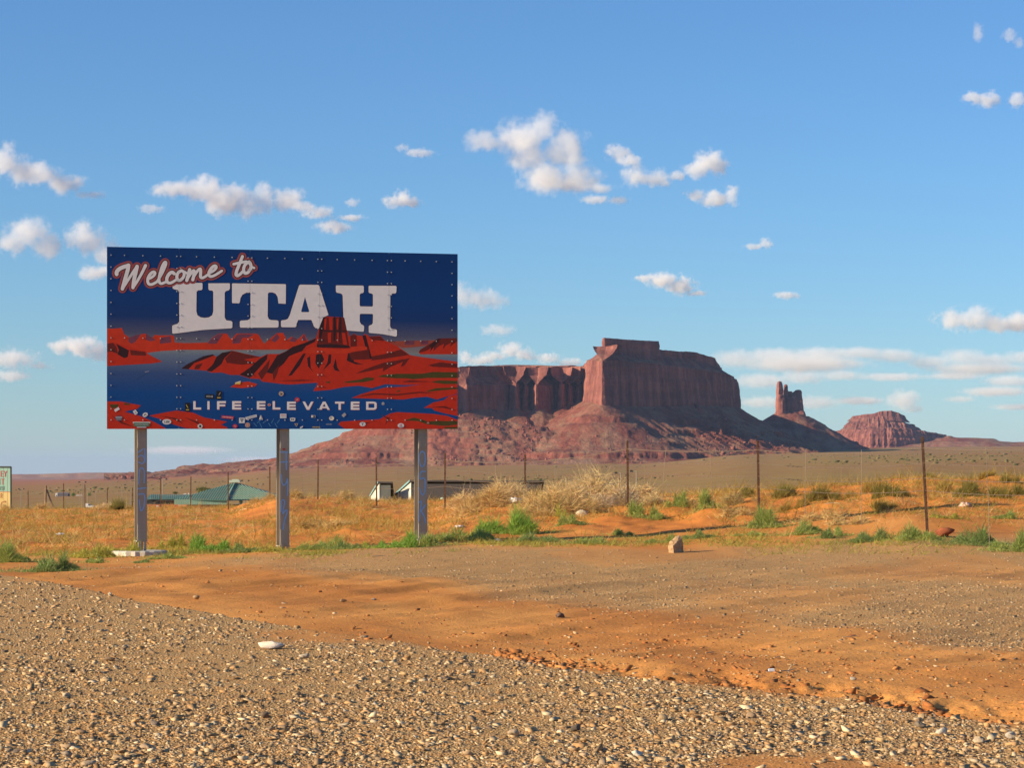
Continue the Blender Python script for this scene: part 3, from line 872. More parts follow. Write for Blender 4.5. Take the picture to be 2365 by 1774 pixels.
for p_ in (b((395, 670), (412, 664), (405, 765), (390, 765)), b((430, 664), (462, 664), (460, 765), (438, 765)), b((496, 670), (512, 670), (506, 760), (498, 760)), b((420, 790), (450, 785), (448, 870), (425, 872)), b((500, 790), (512, 790), (512, 870), (500, 870)), b((540, 790), (565, 790), (585, 890), (548, 885))):
    L.append((p_, 1))
# tongues and shores in front
L.append((b((620, 1332), (700, 1300), (800, 1270), (900, 1245), (1080, 1236), (1150, 1226), (1300, 1205), (1502, 1190), (1502, 1296), (1430, 1315), (1330, 1345), (1250, 1322), (1150, 1330), (1050, 1345), (920, 1342)), 1))
L.append((b((1222, 1415), (1300, 1370), (1390, 1350), (1430, 1318), (1502, 1300), (1502, 1482), (1400, 1462), (1310, 1437), (1290, 1417)), 1))
L.append((b((510, 1552), (530, 1530), (700, 1518), (850, 1510), (940, 1462), (1000, 1450), (1300, 1465), (1420, 1482), (1502, 1515), (1502, 1590), (565, 1590)), 1))
L.append((a((62, 1360), (180, 1362), (345, 1395), (310, 1425), (240, 1437), (210, 1447), (330, 1480), (450, 1530), (552, 1585), (540, 1590), (62, 1590)), 1))
L.append((a((410, 1480), (560, 1450), (640, 1437), (780, 1455), (870, 1495), (1065, 1530), (1010, 1555), (1065, 1578), (1060, 1590), (830, 1590), (720, 1585), (600, 1548), (500, 1505)), 1))
L.append((a((1088, 1242), (1150, 1205), (1240, 1195), (1315, 1217), (1290, 1240), (1180, 1250)), 0))
for p_ in (b((835, 1157), (880, 1140), (1000, 1130), (1200, 1130), (1300, 1115), (1502, 1117), (1502, 1165), (1250, 1165), (1130, 1177), (1080, 1168), (980, 1168), (900, 1160)), b((540, 1201), (700, 1176), (740, 1160), (810, 1165), (800, 1185), (720, 1200), (600, 1206)),
           b((1280, 1200), (1350, 1185), (1502, 1190), (1502, 1215), (1400, 1217)), b((1240, 1276), (1320, 1250), (1502, 1245), (1502, 1258), (1350, 1270), (1260, 1281)), b((1060, 1518), (1140, 1496), (1200, 1510), (1250, 1526), (1350, 1524), (1502, 1525), (1502, 1555), (1400, 1566), (1250, 1552), (1180, 1527)),
           a((80, 1387), (160, 1385), (150, 1415), (100, 1417)), a((205, 1375), (255, 1378), (250, 1392), (205, 1390)), b((405, 1198), (440, 1192), (440, 1206), (410, 1208)), b((1395, 1575), (1500, 1572), (1500, 1590), (1395, 1590)), b((990, 1278), (1030, 1262), (1025, 1275), (1000, 1285))):
    L.append((p_, 5))
for p_ in (b((640, 1328), (800, 1292), (1000, 1300), (1180, 1280), (1340, 1290), (1180, 1292), (1000, 1312), (800, 1304)), b((1040, 1200), (1100, 1185), (1300, 1196), (1130, 1200)), b((1250, 1412), (1400, 1400), (1500, 1440), (1380, 1414)), b((690, 1560), (720, 1540), (800, 1530), (740, 1548)), b((860, 1470), (940, 1500), (900, 1560), (915, 1505)),
           a((500, 1480), (640, 1500), (700, 1550), (620, 1512)), a((700, 1490), (820, 1530), (860, 1570), (780, 1530)), a((100, 1480), (210, 1540), (300, 1580), (180, 1545)), b((0, 1190), (200, 1180), (330, 1185), (180, 1192))):
    L.append((p_, 2))
L.append((a((275, 1195), (395, 1105), (415, 1108), (330, 1165)), 7)); L.append((a((375, 1112), (415, 1104), (412, 1112), (380, 1122)), 8))
clip_print('painted_landscape', L, PT, 0.0005)

# --- lettering
WH = paint('white_lettering', (.76, .71, .68), 0.08)
DK = paint('maroon_outline', (.045, .010, .022)); BR = paint('brick_outline', (.36, .075, .065)); NV = pm
def chaikin(p, it=3):
    p = [np.array(q, float) for q in p]
    for _ in range(it):
        q = [p[0]]
        for u, v in zip(p[:-1], p[1:]):
            q += [u * .75 + v * .25, u * .25 + v * .75]
        q.append(p[-1]); p = q
    return p
def ribbon(p, w, extra=0.0):
    """outline polygon of a brush stroke; w is a width or (start, middle, end)"""
    p = np.array(p, float); n = len(p)
    ws = np.full(n, float(w)) if not hasattr(w, '__len__') else np.interp(np.linspace(0, 1, n), np.linspace(0, 1, len(w)), w)
    ws = ws / 2 + extra / 2
    tg = np.gradient(p, axis=0); tg /= np.linalg.norm(tg, axis=1)[:, None] + 1e-9
    nr = np.stack([-tg[:, 1], tg[:, 0]], 1)
    out = []
    for i in range(n - 1):
        out.append([p[i] + nr[i] * ws[i], p[i + 1] + nr[i + 1] * ws[i + 1], p[i + 1] - nr[i + 1] * ws[i + 1], p[i] - nr[i] * ws[i]])
    for k in range(0, n):
        if k in (0, n - 1) or k % 2 == 0:
            out.append([p[k] + ws[k] * np.array([math.cos(q), math.sin(q)]) for q in np.linspace(0, 2 * math.pi, 12, endpoint=False)])
    return out
SCR = [([(142, 300), (140, 282), (160, 258), (195, 240), (240, 228)], (24, 26, 24)), ([(240, 226), (236, 262), (212, 340), (190, 422)], (26, 24, 22)), ([(190, 422), (235, 350), (285, 275), (310, 236)], (16, 15, 18)),
       ([(312, 236), (300, 290), (285, 350), (278, 412)], (24, 24, 20)), ([(278, 412), (318, 352), (355, 285), (382, 228)], (15, 15, 20)),
       ([(402, 342), (440, 325), (466, 295), (452, 276), (422, 296), (398, 340), (404, 382), (434, 388), (480, 362)], (12, 18, 14)), ([(478, 362), (522, 292), (556, 210), (546, 194), (524, 228), (502, 298), (492, 350), (506, 384), (548, 366)], (13, 18, 14)),
       ([(622, 296), (604, 280), (578, 296), (557, 335), (562, 370), (592, 376), (640, 345)], (20, 20, 13)), ([(684, 270), (656, 282), (640, 320), (652, 354), (682, 348), (706, 312), (702, 280), (684, 270), (728, 292)], (18, 18, 12)),
       ([(750, 262), (738, 310), (726, 352)], 20), ([(732, 338), (766, 284), (788, 264), (788, 300), (776, 346)], (12, 18, 20)), ([(780, 330), (816, 268), (842, 250), (842, 290), (838, 328), (862, 332), (898, 306)], (12, 19, 13)),
       ([(912, 292), (952, 272), (976, 242), (962, 226), (932, 246), (906, 290), (916, 322), (954, 314), (1018, 272)], (12, 19, 13)),
       ([(1190, 152), (1162, 222), (1134, 290), (1142, 316), (1168, 304), (1200, 268)], (17, 20, 12)), ([(1116, 216), (1160, 206), (1222, 194)], (13, 15, 13)),
       ([(1246, 196), (1212, 216), (1196, 260), (1208, 296), (1240, 286), (1264, 240), (1256, 204), (1244, 196), (1262, 238), (1288, 248)], (18, 18, 11))]
def strip(p, w, extra, lay):
    """a brush stroke as a strip of quads with round ends, each piece a hair above the last"""
    p = chaikin(p, 3)
    rb = ribbon(p, w, extra)
    n = len(p)
    quads, caps = rb[:n - 1], [rb[n - 1], rb[-1]]
    return [([A(*v) for v in q], lay + 0.000008 * i) for i, q in enumerate(caps[:1] + quads + caps[1:])]
def scr(strokes, tiers):
    out = []
    for ti, (extra, mi) in enumerate(tiers):
        for si, (p_, w_) in enumerate(strokes):
            out += [(q, mi, lay) for q, lay in strip(p_, w_, extra, 0.0007 * ti + 0.000011 * si)]
    return out
U = a((605, 372), (853, 372), (857, 378), (857, 424), (848, 433), (822, 434), (808, 446), (806, 610), (815, 642), (840, 659), (875, 664), (912, 659), (938, 642), (947, 610), (947, 450), (940, 436), (915, 435), (907, 426), (906, 376), (1080, 375), (1086, 382), (1085, 422), (1076, 434), (1052, 440), (1042, 456), (1042, 662), (1055, 684), (1096, 690), (1106, 699), (1106, 744), (1096, 751), (860, 765), (615, 797), (605, 791), (604, 734), (612, 724), (648, 714), (664, 694), (662, 456), (653, 432), (618, 425), (608, 416))
T_ = a((1107, 376), (1549, 383), (1552, 390), (1551, 547), (1490, 544), (1483, 490), (1465, 461), (1440, 452), (1412, 452), (1402, 462), (1400, 652), (1410, 674), (1426, 682), (1480, 685), (1491, 693), (1490, 738), (1482, 745), (1175, 746), (1168, 738), (1168, 696), (1176, 687), (1234, 683), (1250, 674), (1257, 654), (1257, 463), (1249, 452), (1225, 453), (1190, 471), (1173, 500), (1168, 535), (1160, 543), (1107, 541), (1103, 536), (1103, 382))
A_ = b((190, 387), (343, 389), (352, 400), (428, 640), (384, 660), (352, 740), (348, 754), (318, 748), (306, 735), (298, 712), (285, 681), (176, 681), (162, 714), (160, 734), (150, 743), (40, 742), (32, 735), (32, 691), (40, 684), (70, 681), (90, 671), (105, 642), (182, 396))
AH = b((232, 490), (267, 608), (261, 616), (207, 616), (200, 609))
H_ = b((493, 393), (715, 395), (722, 403), (722, 448), (715, 457), (697, 460), (688, 470), (688, 560), (694, 568), (792, 570), (798, 562), (798, 470), (790, 462), (770, 458), (762, 450), (762, 400), (768, 396), (988, 397), (995, 405), (993, 450), (985, 460), (957, 462), (943, 476), (941, 730), (946, 748), (962, 757), (992, 761), (999, 770), (998, 813), (990, 821), (880, 800), (770, 790), (763, 784), (763, 735), (770, 727), (786, 722), (797, 708), (799, 640), (793, 631), (695, 630), (688, 638), (688, 695), (700, 717), (719, 727), (725, 736), (723, 774), (717, 780), (582, 770), (560, 664), (552, 660), (546, 480), (540, 466), (525, 459), (497, 454), (490, 446), (489, 399))
def grow(poly, w):
    p = np.array(poly, float)
    e = np.roll(p, -1, 0) - p
    e /= np.linalg.norm(e, axis=1)[:, None] + 1e-9
    n1 = np.stack([e[:, 1], -e[:, 0]], 1); n0 = np.roll(n1, 1, 0)
    ar = np.sum(p[:, 0] * np.roll(p[:, 1], -1) - np.roll(p[:, 0], -1) * p[:, 1])
    m_ = n0 + n1; m_ /= np.maximum(np.linalg.norm(m_, axis=1)[:, None], .35)
    return [tuple(q) for q in p + m_ * w * (1 if ar > 0 else -1)]
for ch, g_ in zip('UTAH', (U, T_, A_, H_)):
    po = [(grow(g_, 1.1), 1, 0.0), (g_, 2, 0.0003)]
    if ch == 'A': po += [(AH, 1, 0.0005), (grow(AH, -1.0), 3, 0.0007)]
    clip_print('letter', po, [BR, DK, WH, NV], 0.0019, 'white slab letter ' + ch)
clip_print('lettering', scr(SCR[:13], ((50, 0), (22, 1), (8, 2))), [BR, DK, WH], 0.0031, 'white brush script Welcome with a brick red rim')
clip_print('lettering', scr(SCR[13:], ((50, 0), (22, 1), (8, 2))), [BR, DK, WH], 0.0031, 'white brush script to with a brick red rim')

def blk(ch, x0, x1, y0, y1, t_):
    """blocky wide letter as polygons"""
    w, h = x1 - x0, y1 - y0
    R = lambda a_, b_, c_, d_: [(x0 + a_ * w, y0 + b_ * h), (x0 + c_ * w, y0 + b_ * h), (x0 + c_ * w, y0 + d_ * h), (x0 + a_ * w, y0 + d_ * h)]
    tx, ty = t_ / w, t_ * 0.82 / h
    if ch == 'L': return [R(0, 0, tx, 1), R(tx, 1 - ty, 1, 1)]
    if ch == 'I': return [R(0, 0, 1, 1)]
    if ch == 'F': return [R(0, 0, tx, 1), R(tx, 0, 1, ty), R(tx, .5 - ty * .45, .93, .5 + ty * .5)]
    if ch == 'E': return [R(0, 0, tx, 1), R(tx, 0, 1, ty), R(tx, .5 - ty * .5, .97, .5 + ty * .5), R(tx, 1 - ty, 1, 1)]
    if ch == 'T': return [R(0, 0, 1, ty), R(.5 - tx / 2, ty, .5 + tx / 2, 1)]
    P = lambda *q: [(x0 + u * w, y0 + v * h) for u, v in q]
    if ch == 'V': return [P((0, 0), (tx * 1.05, 0), (.5, .68), (1 - tx * 1.05, 0), (1, 0), (.5 + tx * .55, 1), (.5 - tx * .55, 1))]
    if ch == 'A': return [P((0, 1), (.5 - tx * .55, 0), (.5 + tx * .55, 0), (1, 1), (1 - tx * 1.05, 1), (.5, .26), (tx * 1.05, 1)), P((.24, .62), (.76, .62), (.84, .8), (.16, .8))]
    if ch == 'D': return [R(0, 0, tx, 1), R(tx, 0, .72, ty), R(tx, 1 - ty, .72, 1), P((.72, 0), (.9, .06), (1, .22), (1, .78), (.9, .94), (.72, 1), (.72, 1 - ty), (1 - tx, .72), (1 - tx, .28), (.72, ty))]
    if ch == 'R': return [R(0, 0, .25, 1), R(.25, 0, .8, .2), R(.25, .45, .8, .62), R(.7, .1, .95, .5), P((.45, .6), (.7, .6), (1, 1), (.72, 1))]
    if ch == 'U': return [R(0, 0, tx, .8), R(1 - tx, 0, 1, .8), R(0, .78, 1, 1)]
LE = []
S3 = [C3(*p) for p in ((0, 0),)]
for ch, x0, x1 in (('L', 1113, 1206), ('I', 1280, 1306), ('F', 1395, 1500), ('E', 1575, 1682), ('E', 1868, 1970), ('L', 2055, 2147)):
    LE.append((ch, C3(x0, 0)[0], C3(x1, 0)[0], C3(0, 240)[1], C3(0, 339)[1]))
for ch, x0, x1 in (('E', 115, 217), ('V', 295, 422), ('A', 480, 612), ('T', 672, 780), ('E', 855, 956), ('D', 1033, 1156)):
    LE.append((ch, C4(x0, 0)[0], C4(x1, 0)[0], C4(0, 240)[1], C4(0, 335)[1]))
for ch, x0, x1, y0, y1 in LE:
    pol = []
    for dx, dy, mi, ly in ((0.9, 1.0, 0, 0.0), (0, 0, 1, 0.0003)):
        for i_, q in enumerate(blk(ch, x0 + dx, x1 + dx, y0 + dy, y1 + dy, 5.4)): pol.append((q, mi, ly + .00003 * i_))
    clip_print('letter', pol, [BR, WH, DK], 0.0019, 'small white wide letter ' + ch)
rx, ry = C4(1230, 264)
circ = lambda r: [(rx + r * math.cos(q), ry + r * math.sin(q)) for q in np.linspace(0, 6.28, 16, endpoint=False)]
clip_print('registered_mark', [(circ(3.4), 1, 0.0), (circ(2.9), 2, .0002)] + [(q, 1, .0004 + .00003 * i_) for i_, q in enumerate(blk('R', rx - 1.5, rx + 1.7, ry - 2, ry + 2, 1))], [BR, WH, DK], 0.0019)

# --- rivets along panel edges
m = MB()
hd = 0.013
def bolt(p):
    c = onsign(*p, 0.0)
    for r_, o_ in ((hd, 0.0005),):
        b0 = len(m.v)
        for o2_, rr in ((0.0005, hd), (0.010, hd * 0.8)):
            for q in np.linspace(0, 2 * math.pi, 6, endpoint=False):
                m.v.append(tuple(c + NS * o2_ + ES * rr * math.cos(q) + UP * rr * math.sin(q)))
        for k in range(6):
            m.f.append((b0 + k, b0 + (k + 1) % 6, b0 + 6 + (k + 1) % 6, b0 + 6 + k)); m.m.append(0)
        m.f.append(tuple(b0 + 6 + k for k in range(6))); m.m.append(0)
ys = [140, 240, 338, 435, 535, 633, 733, 830, 930, 1028, 1128, 1227, 1325, 1422, 1515]
def slant(x, y):    # rows drop a little to the right near the top
    return y + (x - 95) / 2900.0 * 58 * (1 - (y - 140) / 1450.0)
seamx = [660, 1253, 1835, 2415]
for y in ys:
    for x in [95] + [q + s_ for q in seamx for s_ in (-16, 16)] + [2936]:
        bolt(A(x, slant(x, y)))
for y in (140, 830, 1515):
    for k, (x0, x1) in enumerate(zip([95] + seamx, seamx + [2936])):
        for f_ in (.25, .5, .75) if k else (.2, .47, .73):
            x = x0 + (x1 - x0) * f_
            bolt(A(x, slant(x, y)))
bolts = m.build('rivets', mat('rivet_metal', (.6, .57, .52), 0.35, 0.6), sign)
bolts['kind'] = 'stuff'

# --- stickers
ST = {k: mat('sticker_' + k, c, 0.45) for k, c in dict(white=(.62, .6, .58), black=(.012, .012, .012), red=(.5, .03, .05), green=(.06, .16, .08), navy=(.05, .06, .12), grey=(.35, .35, .36), foil=(.75, .65, .5), yellow=(.6, .42, .06), tan=(.42, .32, .24), teal=(.1, .25, .4)).items()}
def ell(c, rx_, ry_, n=18, rot=0):
    return [(c[0] + rx_ * math.cos(q) * math.cos(rot) - ry_ * math.sin(q) * math.sin(rot), c[1] + rx_ * math.cos(q) * math.sin(rot) + ry_ * math.sin(q) * math.cos(rot)) for q in np.linspace(0, 2 * math.pi, n, endpoint=False)]
def rec(c, w, h, rot=0):
    cr, sr = math.cos(rot), math.sin(rot)
    return [(c[0] + x * cr - y * sr, c[1] + x * sr + y * cr) for x, y in ((-w, -h), (w, -h), (w, h), (-w, h))]
_sk = [0]
def sticker(label, polys):
    keys = sorted({k for _, k in polys})
    bm = bmesh.new()
    for i, (pts, k) in enumerate(polys):
        f = bm.faces.new([bm.verts.new(tuple(onsign(*p) + NS * (0.0062 + 0.0003 * i))) for p in pts])
        f.material_index = keys.index(k)
    bm.normal_update()
    bmesh.ops.triangulate(bm, faces=bm.faces[:], ngon_method='EAR_CLIP')
    bm.normal_update()
    for f in bm.faces:
        if f.normal.dot(Vector(NS)) < 0: f.normal_flip()
    bmesh.ops.translate(bm, verts=bm.verts[:], vec=-Vector(root_loc(sign)))
    me = bpy.data.meshes.new('sticker'); bm.to_mesh(me); bm.free()
    for k in keys: me.materials.append(ST[k])
    o = bpy.data.objects.new('sticker', me); C.objects.link(o); o.parent = sign
    o['label'] = label
def marks(c, w, h, n, k, rot=0.0):
    """a row of tiny unreadable strokes"""
    out = []
    for i in range(n):
        x = (-1 + (2 * i + 1) / n) * w
        q = (c[0] + x * math.cos(rot), c[1] + x * math.sin(rot))
        out.append((rec(q, w / n * 0.55, h * (0.7 + 0.3 * ((i * 7) % 3) / 2), rot), k))
    return out
R3 = lambda x, y: C3(x, y)
p = R3(205, 340); sticker('small blank white sticker', [(rec(p, 6, 3.2, -.55), 'white')])
p = R3(228, 445); sticker('dark oval sticker with a pale band', [(ell(p, 8.5, 6.2), 'navy'), (rec((p[0], p[1] - 2.4), 7.5, 1.5), 'grey'), (rec((p[0], p[1] + 2.4), 6, 0.8), 'tan')])
p = R3(424, 372); sticker('curled white sticker', [(rec(p, 4, 5, -.6), 'white'), (rec((p[0] + 1, p[1] + 1), 1.6, 2.2, -.6), 'grey')])
p = R3(541, 402); sticker('white oval sticker with a dark squiggle', [(ell(p, 6.4, 5, rot=-.5), 'white'), (rec((p[0] - 1, p[1]), 2.6, .8, -.9), 'black'), (rec((p[0] + 1.6, p[1]), 2.2, .7, .9), 'black')])
p = R3(498, 518); sticker('green and white banner sticker', [(rec((p[0], p[1] - 4.2), 20, 1.8), 'white'), (rec(p, 18.5, 4.2), 'green'), (rec((p[0], p[1] + 6), 11, 1.7), 'grey')] + marks(p, 16, 2.0, 12, 'grey'))
p = R3(798, 486)
luv = [(ell(p, 10.5, 6.2), 'white')]
for ch, x0, x1 in (('L', -5.6, -2.4), ('U', -1.8, 1.6), ('V', 2.2, 6.2)):
    luv += [(q, 'black') for q in blk(ch, p[0] + x0, p[0] + x1, p[1] - 2.6, p[1] + 2.6, 1.05)]
sticker('white oval sticker reading LUV', luv)
p = R3(1193, 538); sticker('white sticker with a black blot', [(ell(p, 6.2, 5.6, 7), 'white'), (ell((p[0] + .4, p[1]), 3, 3.2, 7), 'black')])
p = R3(1520, 432); sticker('red strip sticker with white marks', [(rec(p, 14, 3.2, .09), 'red')] + marks(p, 12, 1.1, 11, 'white', .09))
p = R3(1690, 470); sticker('white square sticker with a V', [(rec(p, 6.6, 6.2), 'white'), ([(p[0] - 4.4, p[1] - 4), (p[0] + 4.4, p[1] - 4), (p[0], p[1] + 4.6)], 'navy'), ([(p[0] - 2.2, p[1] - 2.7), (p[0] + 2.2, p[1] - 2.7), (p[0], p[1] + 1.6)], 'grey')])
p = R3(1800, 430); sticker('tilted white strip sticker', [(rec(p, 13.4, 3, -.25), 'white')] + marks(p, 11, .9, 12, 'navy', -.25))
p = R3(1912, 432); sticker('shiny foil sticker with a pale peak', [([(p[0] - 4, p[1] + 6), (p[0] + 1, p[1] - 6), (p[0] + 6, p[1] + 6)], 'grey'), ([(p[0] - 3.6, p[1] + 5), (p[0] - .4, p[1] - 5), (p[0] + 1.6, p[1] + 3)], 'foil')])
p = R3(1757, 524); sticker('round tan sticker', [(ell(p, 6, 5.8), 'tan'), (ell(p, 4.2, 4), 'red'), (ell(p, 3, 2.8), 'tan')])
p = R3(1608, 538); sticker('faded red round sticker', [(ell(p, 5.6, 4.8, 8), 'red'), (rec(p, 2.4, .8, .6), 'tan')])
p = R3(2015, 284); sticker('tiny red and white oval sticker', [(ell(p, 4, 3.2), 'tan'), (ell(p, 2.6, 1.8), 'red')])
p = R3(1306, 184); sticker('black strip sticker with white marks', [(rec(p, 10, 5.4, .05), 'black')] + marks(p, 8, 2.6, 6, 'grey', .05))
p = R3(1417, 168); sticker('black upright sticker with olive marks', [(rec(p, 6.2, 9.8, .06), 'black'), (rec((p[0], p[1] + 6), 4, 1), 'yellow'), (rec((p[0] + 1.5, p[1] - 3), .7, 4, .5), 'tan')])
p = R3(1044, 312); sticker('black upright sticker beside the slogan', [(rec(p, 5.8, 10.2, .02), 'black'), (rec((p[0], p[1] + 6), 3.6, .9), 'yellow'), (rec((p[0] - 1, p[1] - 2), .7, 4, -.5), 'yellow')])
p = C4(47, 148); sticker('grey round sticker', [(ell(p, 5.8, 5.6), 'tan'), (rec(p, 3, .8, .2), 'black'), (rec((p[0], p[1] + 2), 2, .7, -.4), 'black')])
p = C4(232, 217); sticker('red round sticker', [(ell(p, 5.8, 5.2), 'red'), (rec(p, 2.4, 1.2, -.4), 'tan')])
p = C4(70, 407); sticker('white block sticker with red lines', [(rec(p, 7.4, 5.2), 'white')] + marks((p[0], p[1] - 1.6), 6, 1.3, 8, 'red') + marks((p[0], p[1] + 2.2), 6, .9, 8, 'grey'))
p = C4(180, 447); sticker('white shield sticker with a dark emblem', [([(p[0] - 6.4, p[1] - 3), (p[0] - 2, p[1] - 4), (p[0] + 2, p[1] - 4), (p[0] + 6.4, p[1] - 3), (p[0] + 5.4, p[1] + 3.6), (p[0], p[1] + 4.6), (p[0] - 5.4, p[1] + 3.6)], 'white'), (rec(p, 3.6, 1.6), 'black'), (rec((p[0], p[1]), 1.2, .7), 'white')])
p = C4(222, 512); sticker('small grey shield sticker', [([(p[0] - 4.6, p[1] - 3.6), (p[0] + 4.6, p[1] - 3.6), (p[0], p[1] + 4.4)], 'tan'), ([(p[0] - 2.4, p[1] - 2.2), (p[0] + 2.4, p[1] - 2.2), (p[0], p[1] + 2)], 'black')])
p = C4(285, 536); sticker('narrow white scrap sticker', [(rec(p, 4.4, 1.4, -.5), 'white'), (rec((p[0] + 3.4, p[1] - 1.6), 1.4, .9, -.5), 'black')])
p = C4(420, 412); sticker('small shiny sticker under the slogan', [(rec(p, 5, 2.8, .1), 'grey'), (rec((p[0] - 3, p[1]), 1.8, 2.4, .2), 'foil'), (rec((p[0] + 2, p[1] + .5), 1.6, 1.8), 'black')])
p = C4(632, 434); sticker('round shiny sticker', [(ell(p, 5.8, 5), 'foil'), (ell((p[0] - 1.5, p[1] - 1), 3, 2.6), 'grey')])
p = C4(776, 396); sticker('tilted grey sticker', [(rec(p, 4.6, 3.4, -.75), 'grey'), (rec(p, 2.4, 1.6, -.75), 'tan')])
p = C4(600, 504); sticker('thin white strip of marks', marks(p, 7, 1.4, 7, 'grey'))
p = C4(452, 537); sticker('yellow strip of marks', marks(p, 9, 1.6, 9, 'yellow'))
p = C4(992, 502); sticker('white oval sticker with a Y', [(ell(p, 7.2, 5), 'white'), (rec((p[0], p[1] + 1), .7, 2.2), 'black'), (rec((p[0] - 1.2, p[1] - 1.8), .6, 1.6, -.6), 'black'), (rec((p[0] + 1.2, p[1] - 1.8), .6, 1.6, .6), 'black')])
p = C4(1436, 518); sticker('white oval sticker with two letters', [(ell(p, 7.6, 5.2), 'white'), (rec((p[0] - 1.8, p[1] - .6), .7, 2.4), 'red'), (rec((p[0] + 1.8, p[1] - .6), .7, 2.4), 'red'), (rec((p[0], p[1] - .6), 1.8, .5), 'red'), (rec((p[0], p[1] + 3), 3.4, .5), 'navy')])
p = C4(1752, 478); sticker('small pink sticker', [(ell(p, 2.2, 2), 'red'), (rec((p[0], p[1] + 2.6), 3, .8), 'tan')])
p = A(1152, 1205); sticker('glinting yellow foil scrap on the red islet', [([(p[0] - 6.5, p[1] - .5), (p[0] + 6.5, p[1] - 4.5), (p[0] + 6, p[1] + 1), (p[0] + 5, p[1] + 4), (p[0] - 2, p[1] + 3.4), (p[0] - 7, p[1] + 3.8)], 'yellow'), ([(p[0] - 6, p[1]), (p[0] + 6.4, p[1] - 4.2), (p[0] + 5.6, p[1] - 1.6), (p[0] - 3, p[1] + 1)], 'foil')])
scr_lines = []
for x0, dx, dy in ((1830, 40, 40), (1870, 50, -40), (1900, 30, 60), (1940, 40, -30), (2005, 25, 40), (2040, 30, -50), (2080, 30, 50), (2110, 30, -40)):
    q0, q1 = R3(x0, 500), R3(x0 + dx, 500 + dy)
    scr_lines += [(q, 'teal') for q in ribbon([q0, q1], 1.0)[:1]]
for q_ in scr_lines: sticker('pale blue scribble stroke', [q_])

# --- posts: wide-flange beams standing behind the panels
beam_m = mottled('galvanized_beam', (0.29, 0.25, 0.195), (0.39, 0.34, 0.27), 3.0, 0.7, 0.0, bump=0.15, stretch=(1, 1, .3))
bolt_m = mat('bolt_steel', (.35, .32, .28), 0.4, 0.7)
spray = mottled('blue_spray_paint', (.22, .40, .66), (.30, .47, .70), 20, 0.7)
FW, DP, TF = 0.100, 0.24, 0.012                     # half flange width, depth, flange thickness
GRAF = {
 0: [[(236, 235), (200, 290), (143, 330)], [(222, 255), (226, 440)], [(143, 385), (180, 355), (215, 380), (222, 430), (195, 462), (150, 440)], [(152, 690), (160, 510), (205, 508), (220, 560), (215, 680)], [(143, 750), (236, 740)], [(160, 880), (165, 960), (180, 1020), (215, 960), (225, 820), (200, 808), (150, 815)]],
 1: [[(150, 345), (236, 345)], [(150, 470), (236, 465)], [(218, 350), (220, 560)], [(158, 625), (165, 730), (190, 765), (225, 720), (238, 650), (236, 880)], [(155, 1080), (160, 925), (205, 945), (185, 1040), (170, 1125), (215, 1055), (240, 1075), (200, 1170), (178, 1300)]],
 2: [[(190, 345), (158, 380), (155, 480), (180, 545), (220, 535), (236, 450), (225, 360), (190, 345)], [(230, 605), (170, 600), (158, 715), (232, 670), (230, 850), (205, 915), (175, 880), (160, 815)], [(152, 1000), (188, 970), (165, 1110), (150, 1240)], [(240, 1030), (170, 1110), (215, 1160), (245, 1280)]]}
PB = math.radians(22.5)                              # the beams stand a little twisted to the panels
EB, NB = np.array([math.cos(PB), math.sin(PB), 0.0]), np.array([math.sin(PB), -math.cos(PB), 0.0])
AXB = (EB, NB, UP)
ZOOM = {0: (290, 980, 5.028), 1: (620, 980, 5.352), 2: (940, 980, 5.53)}
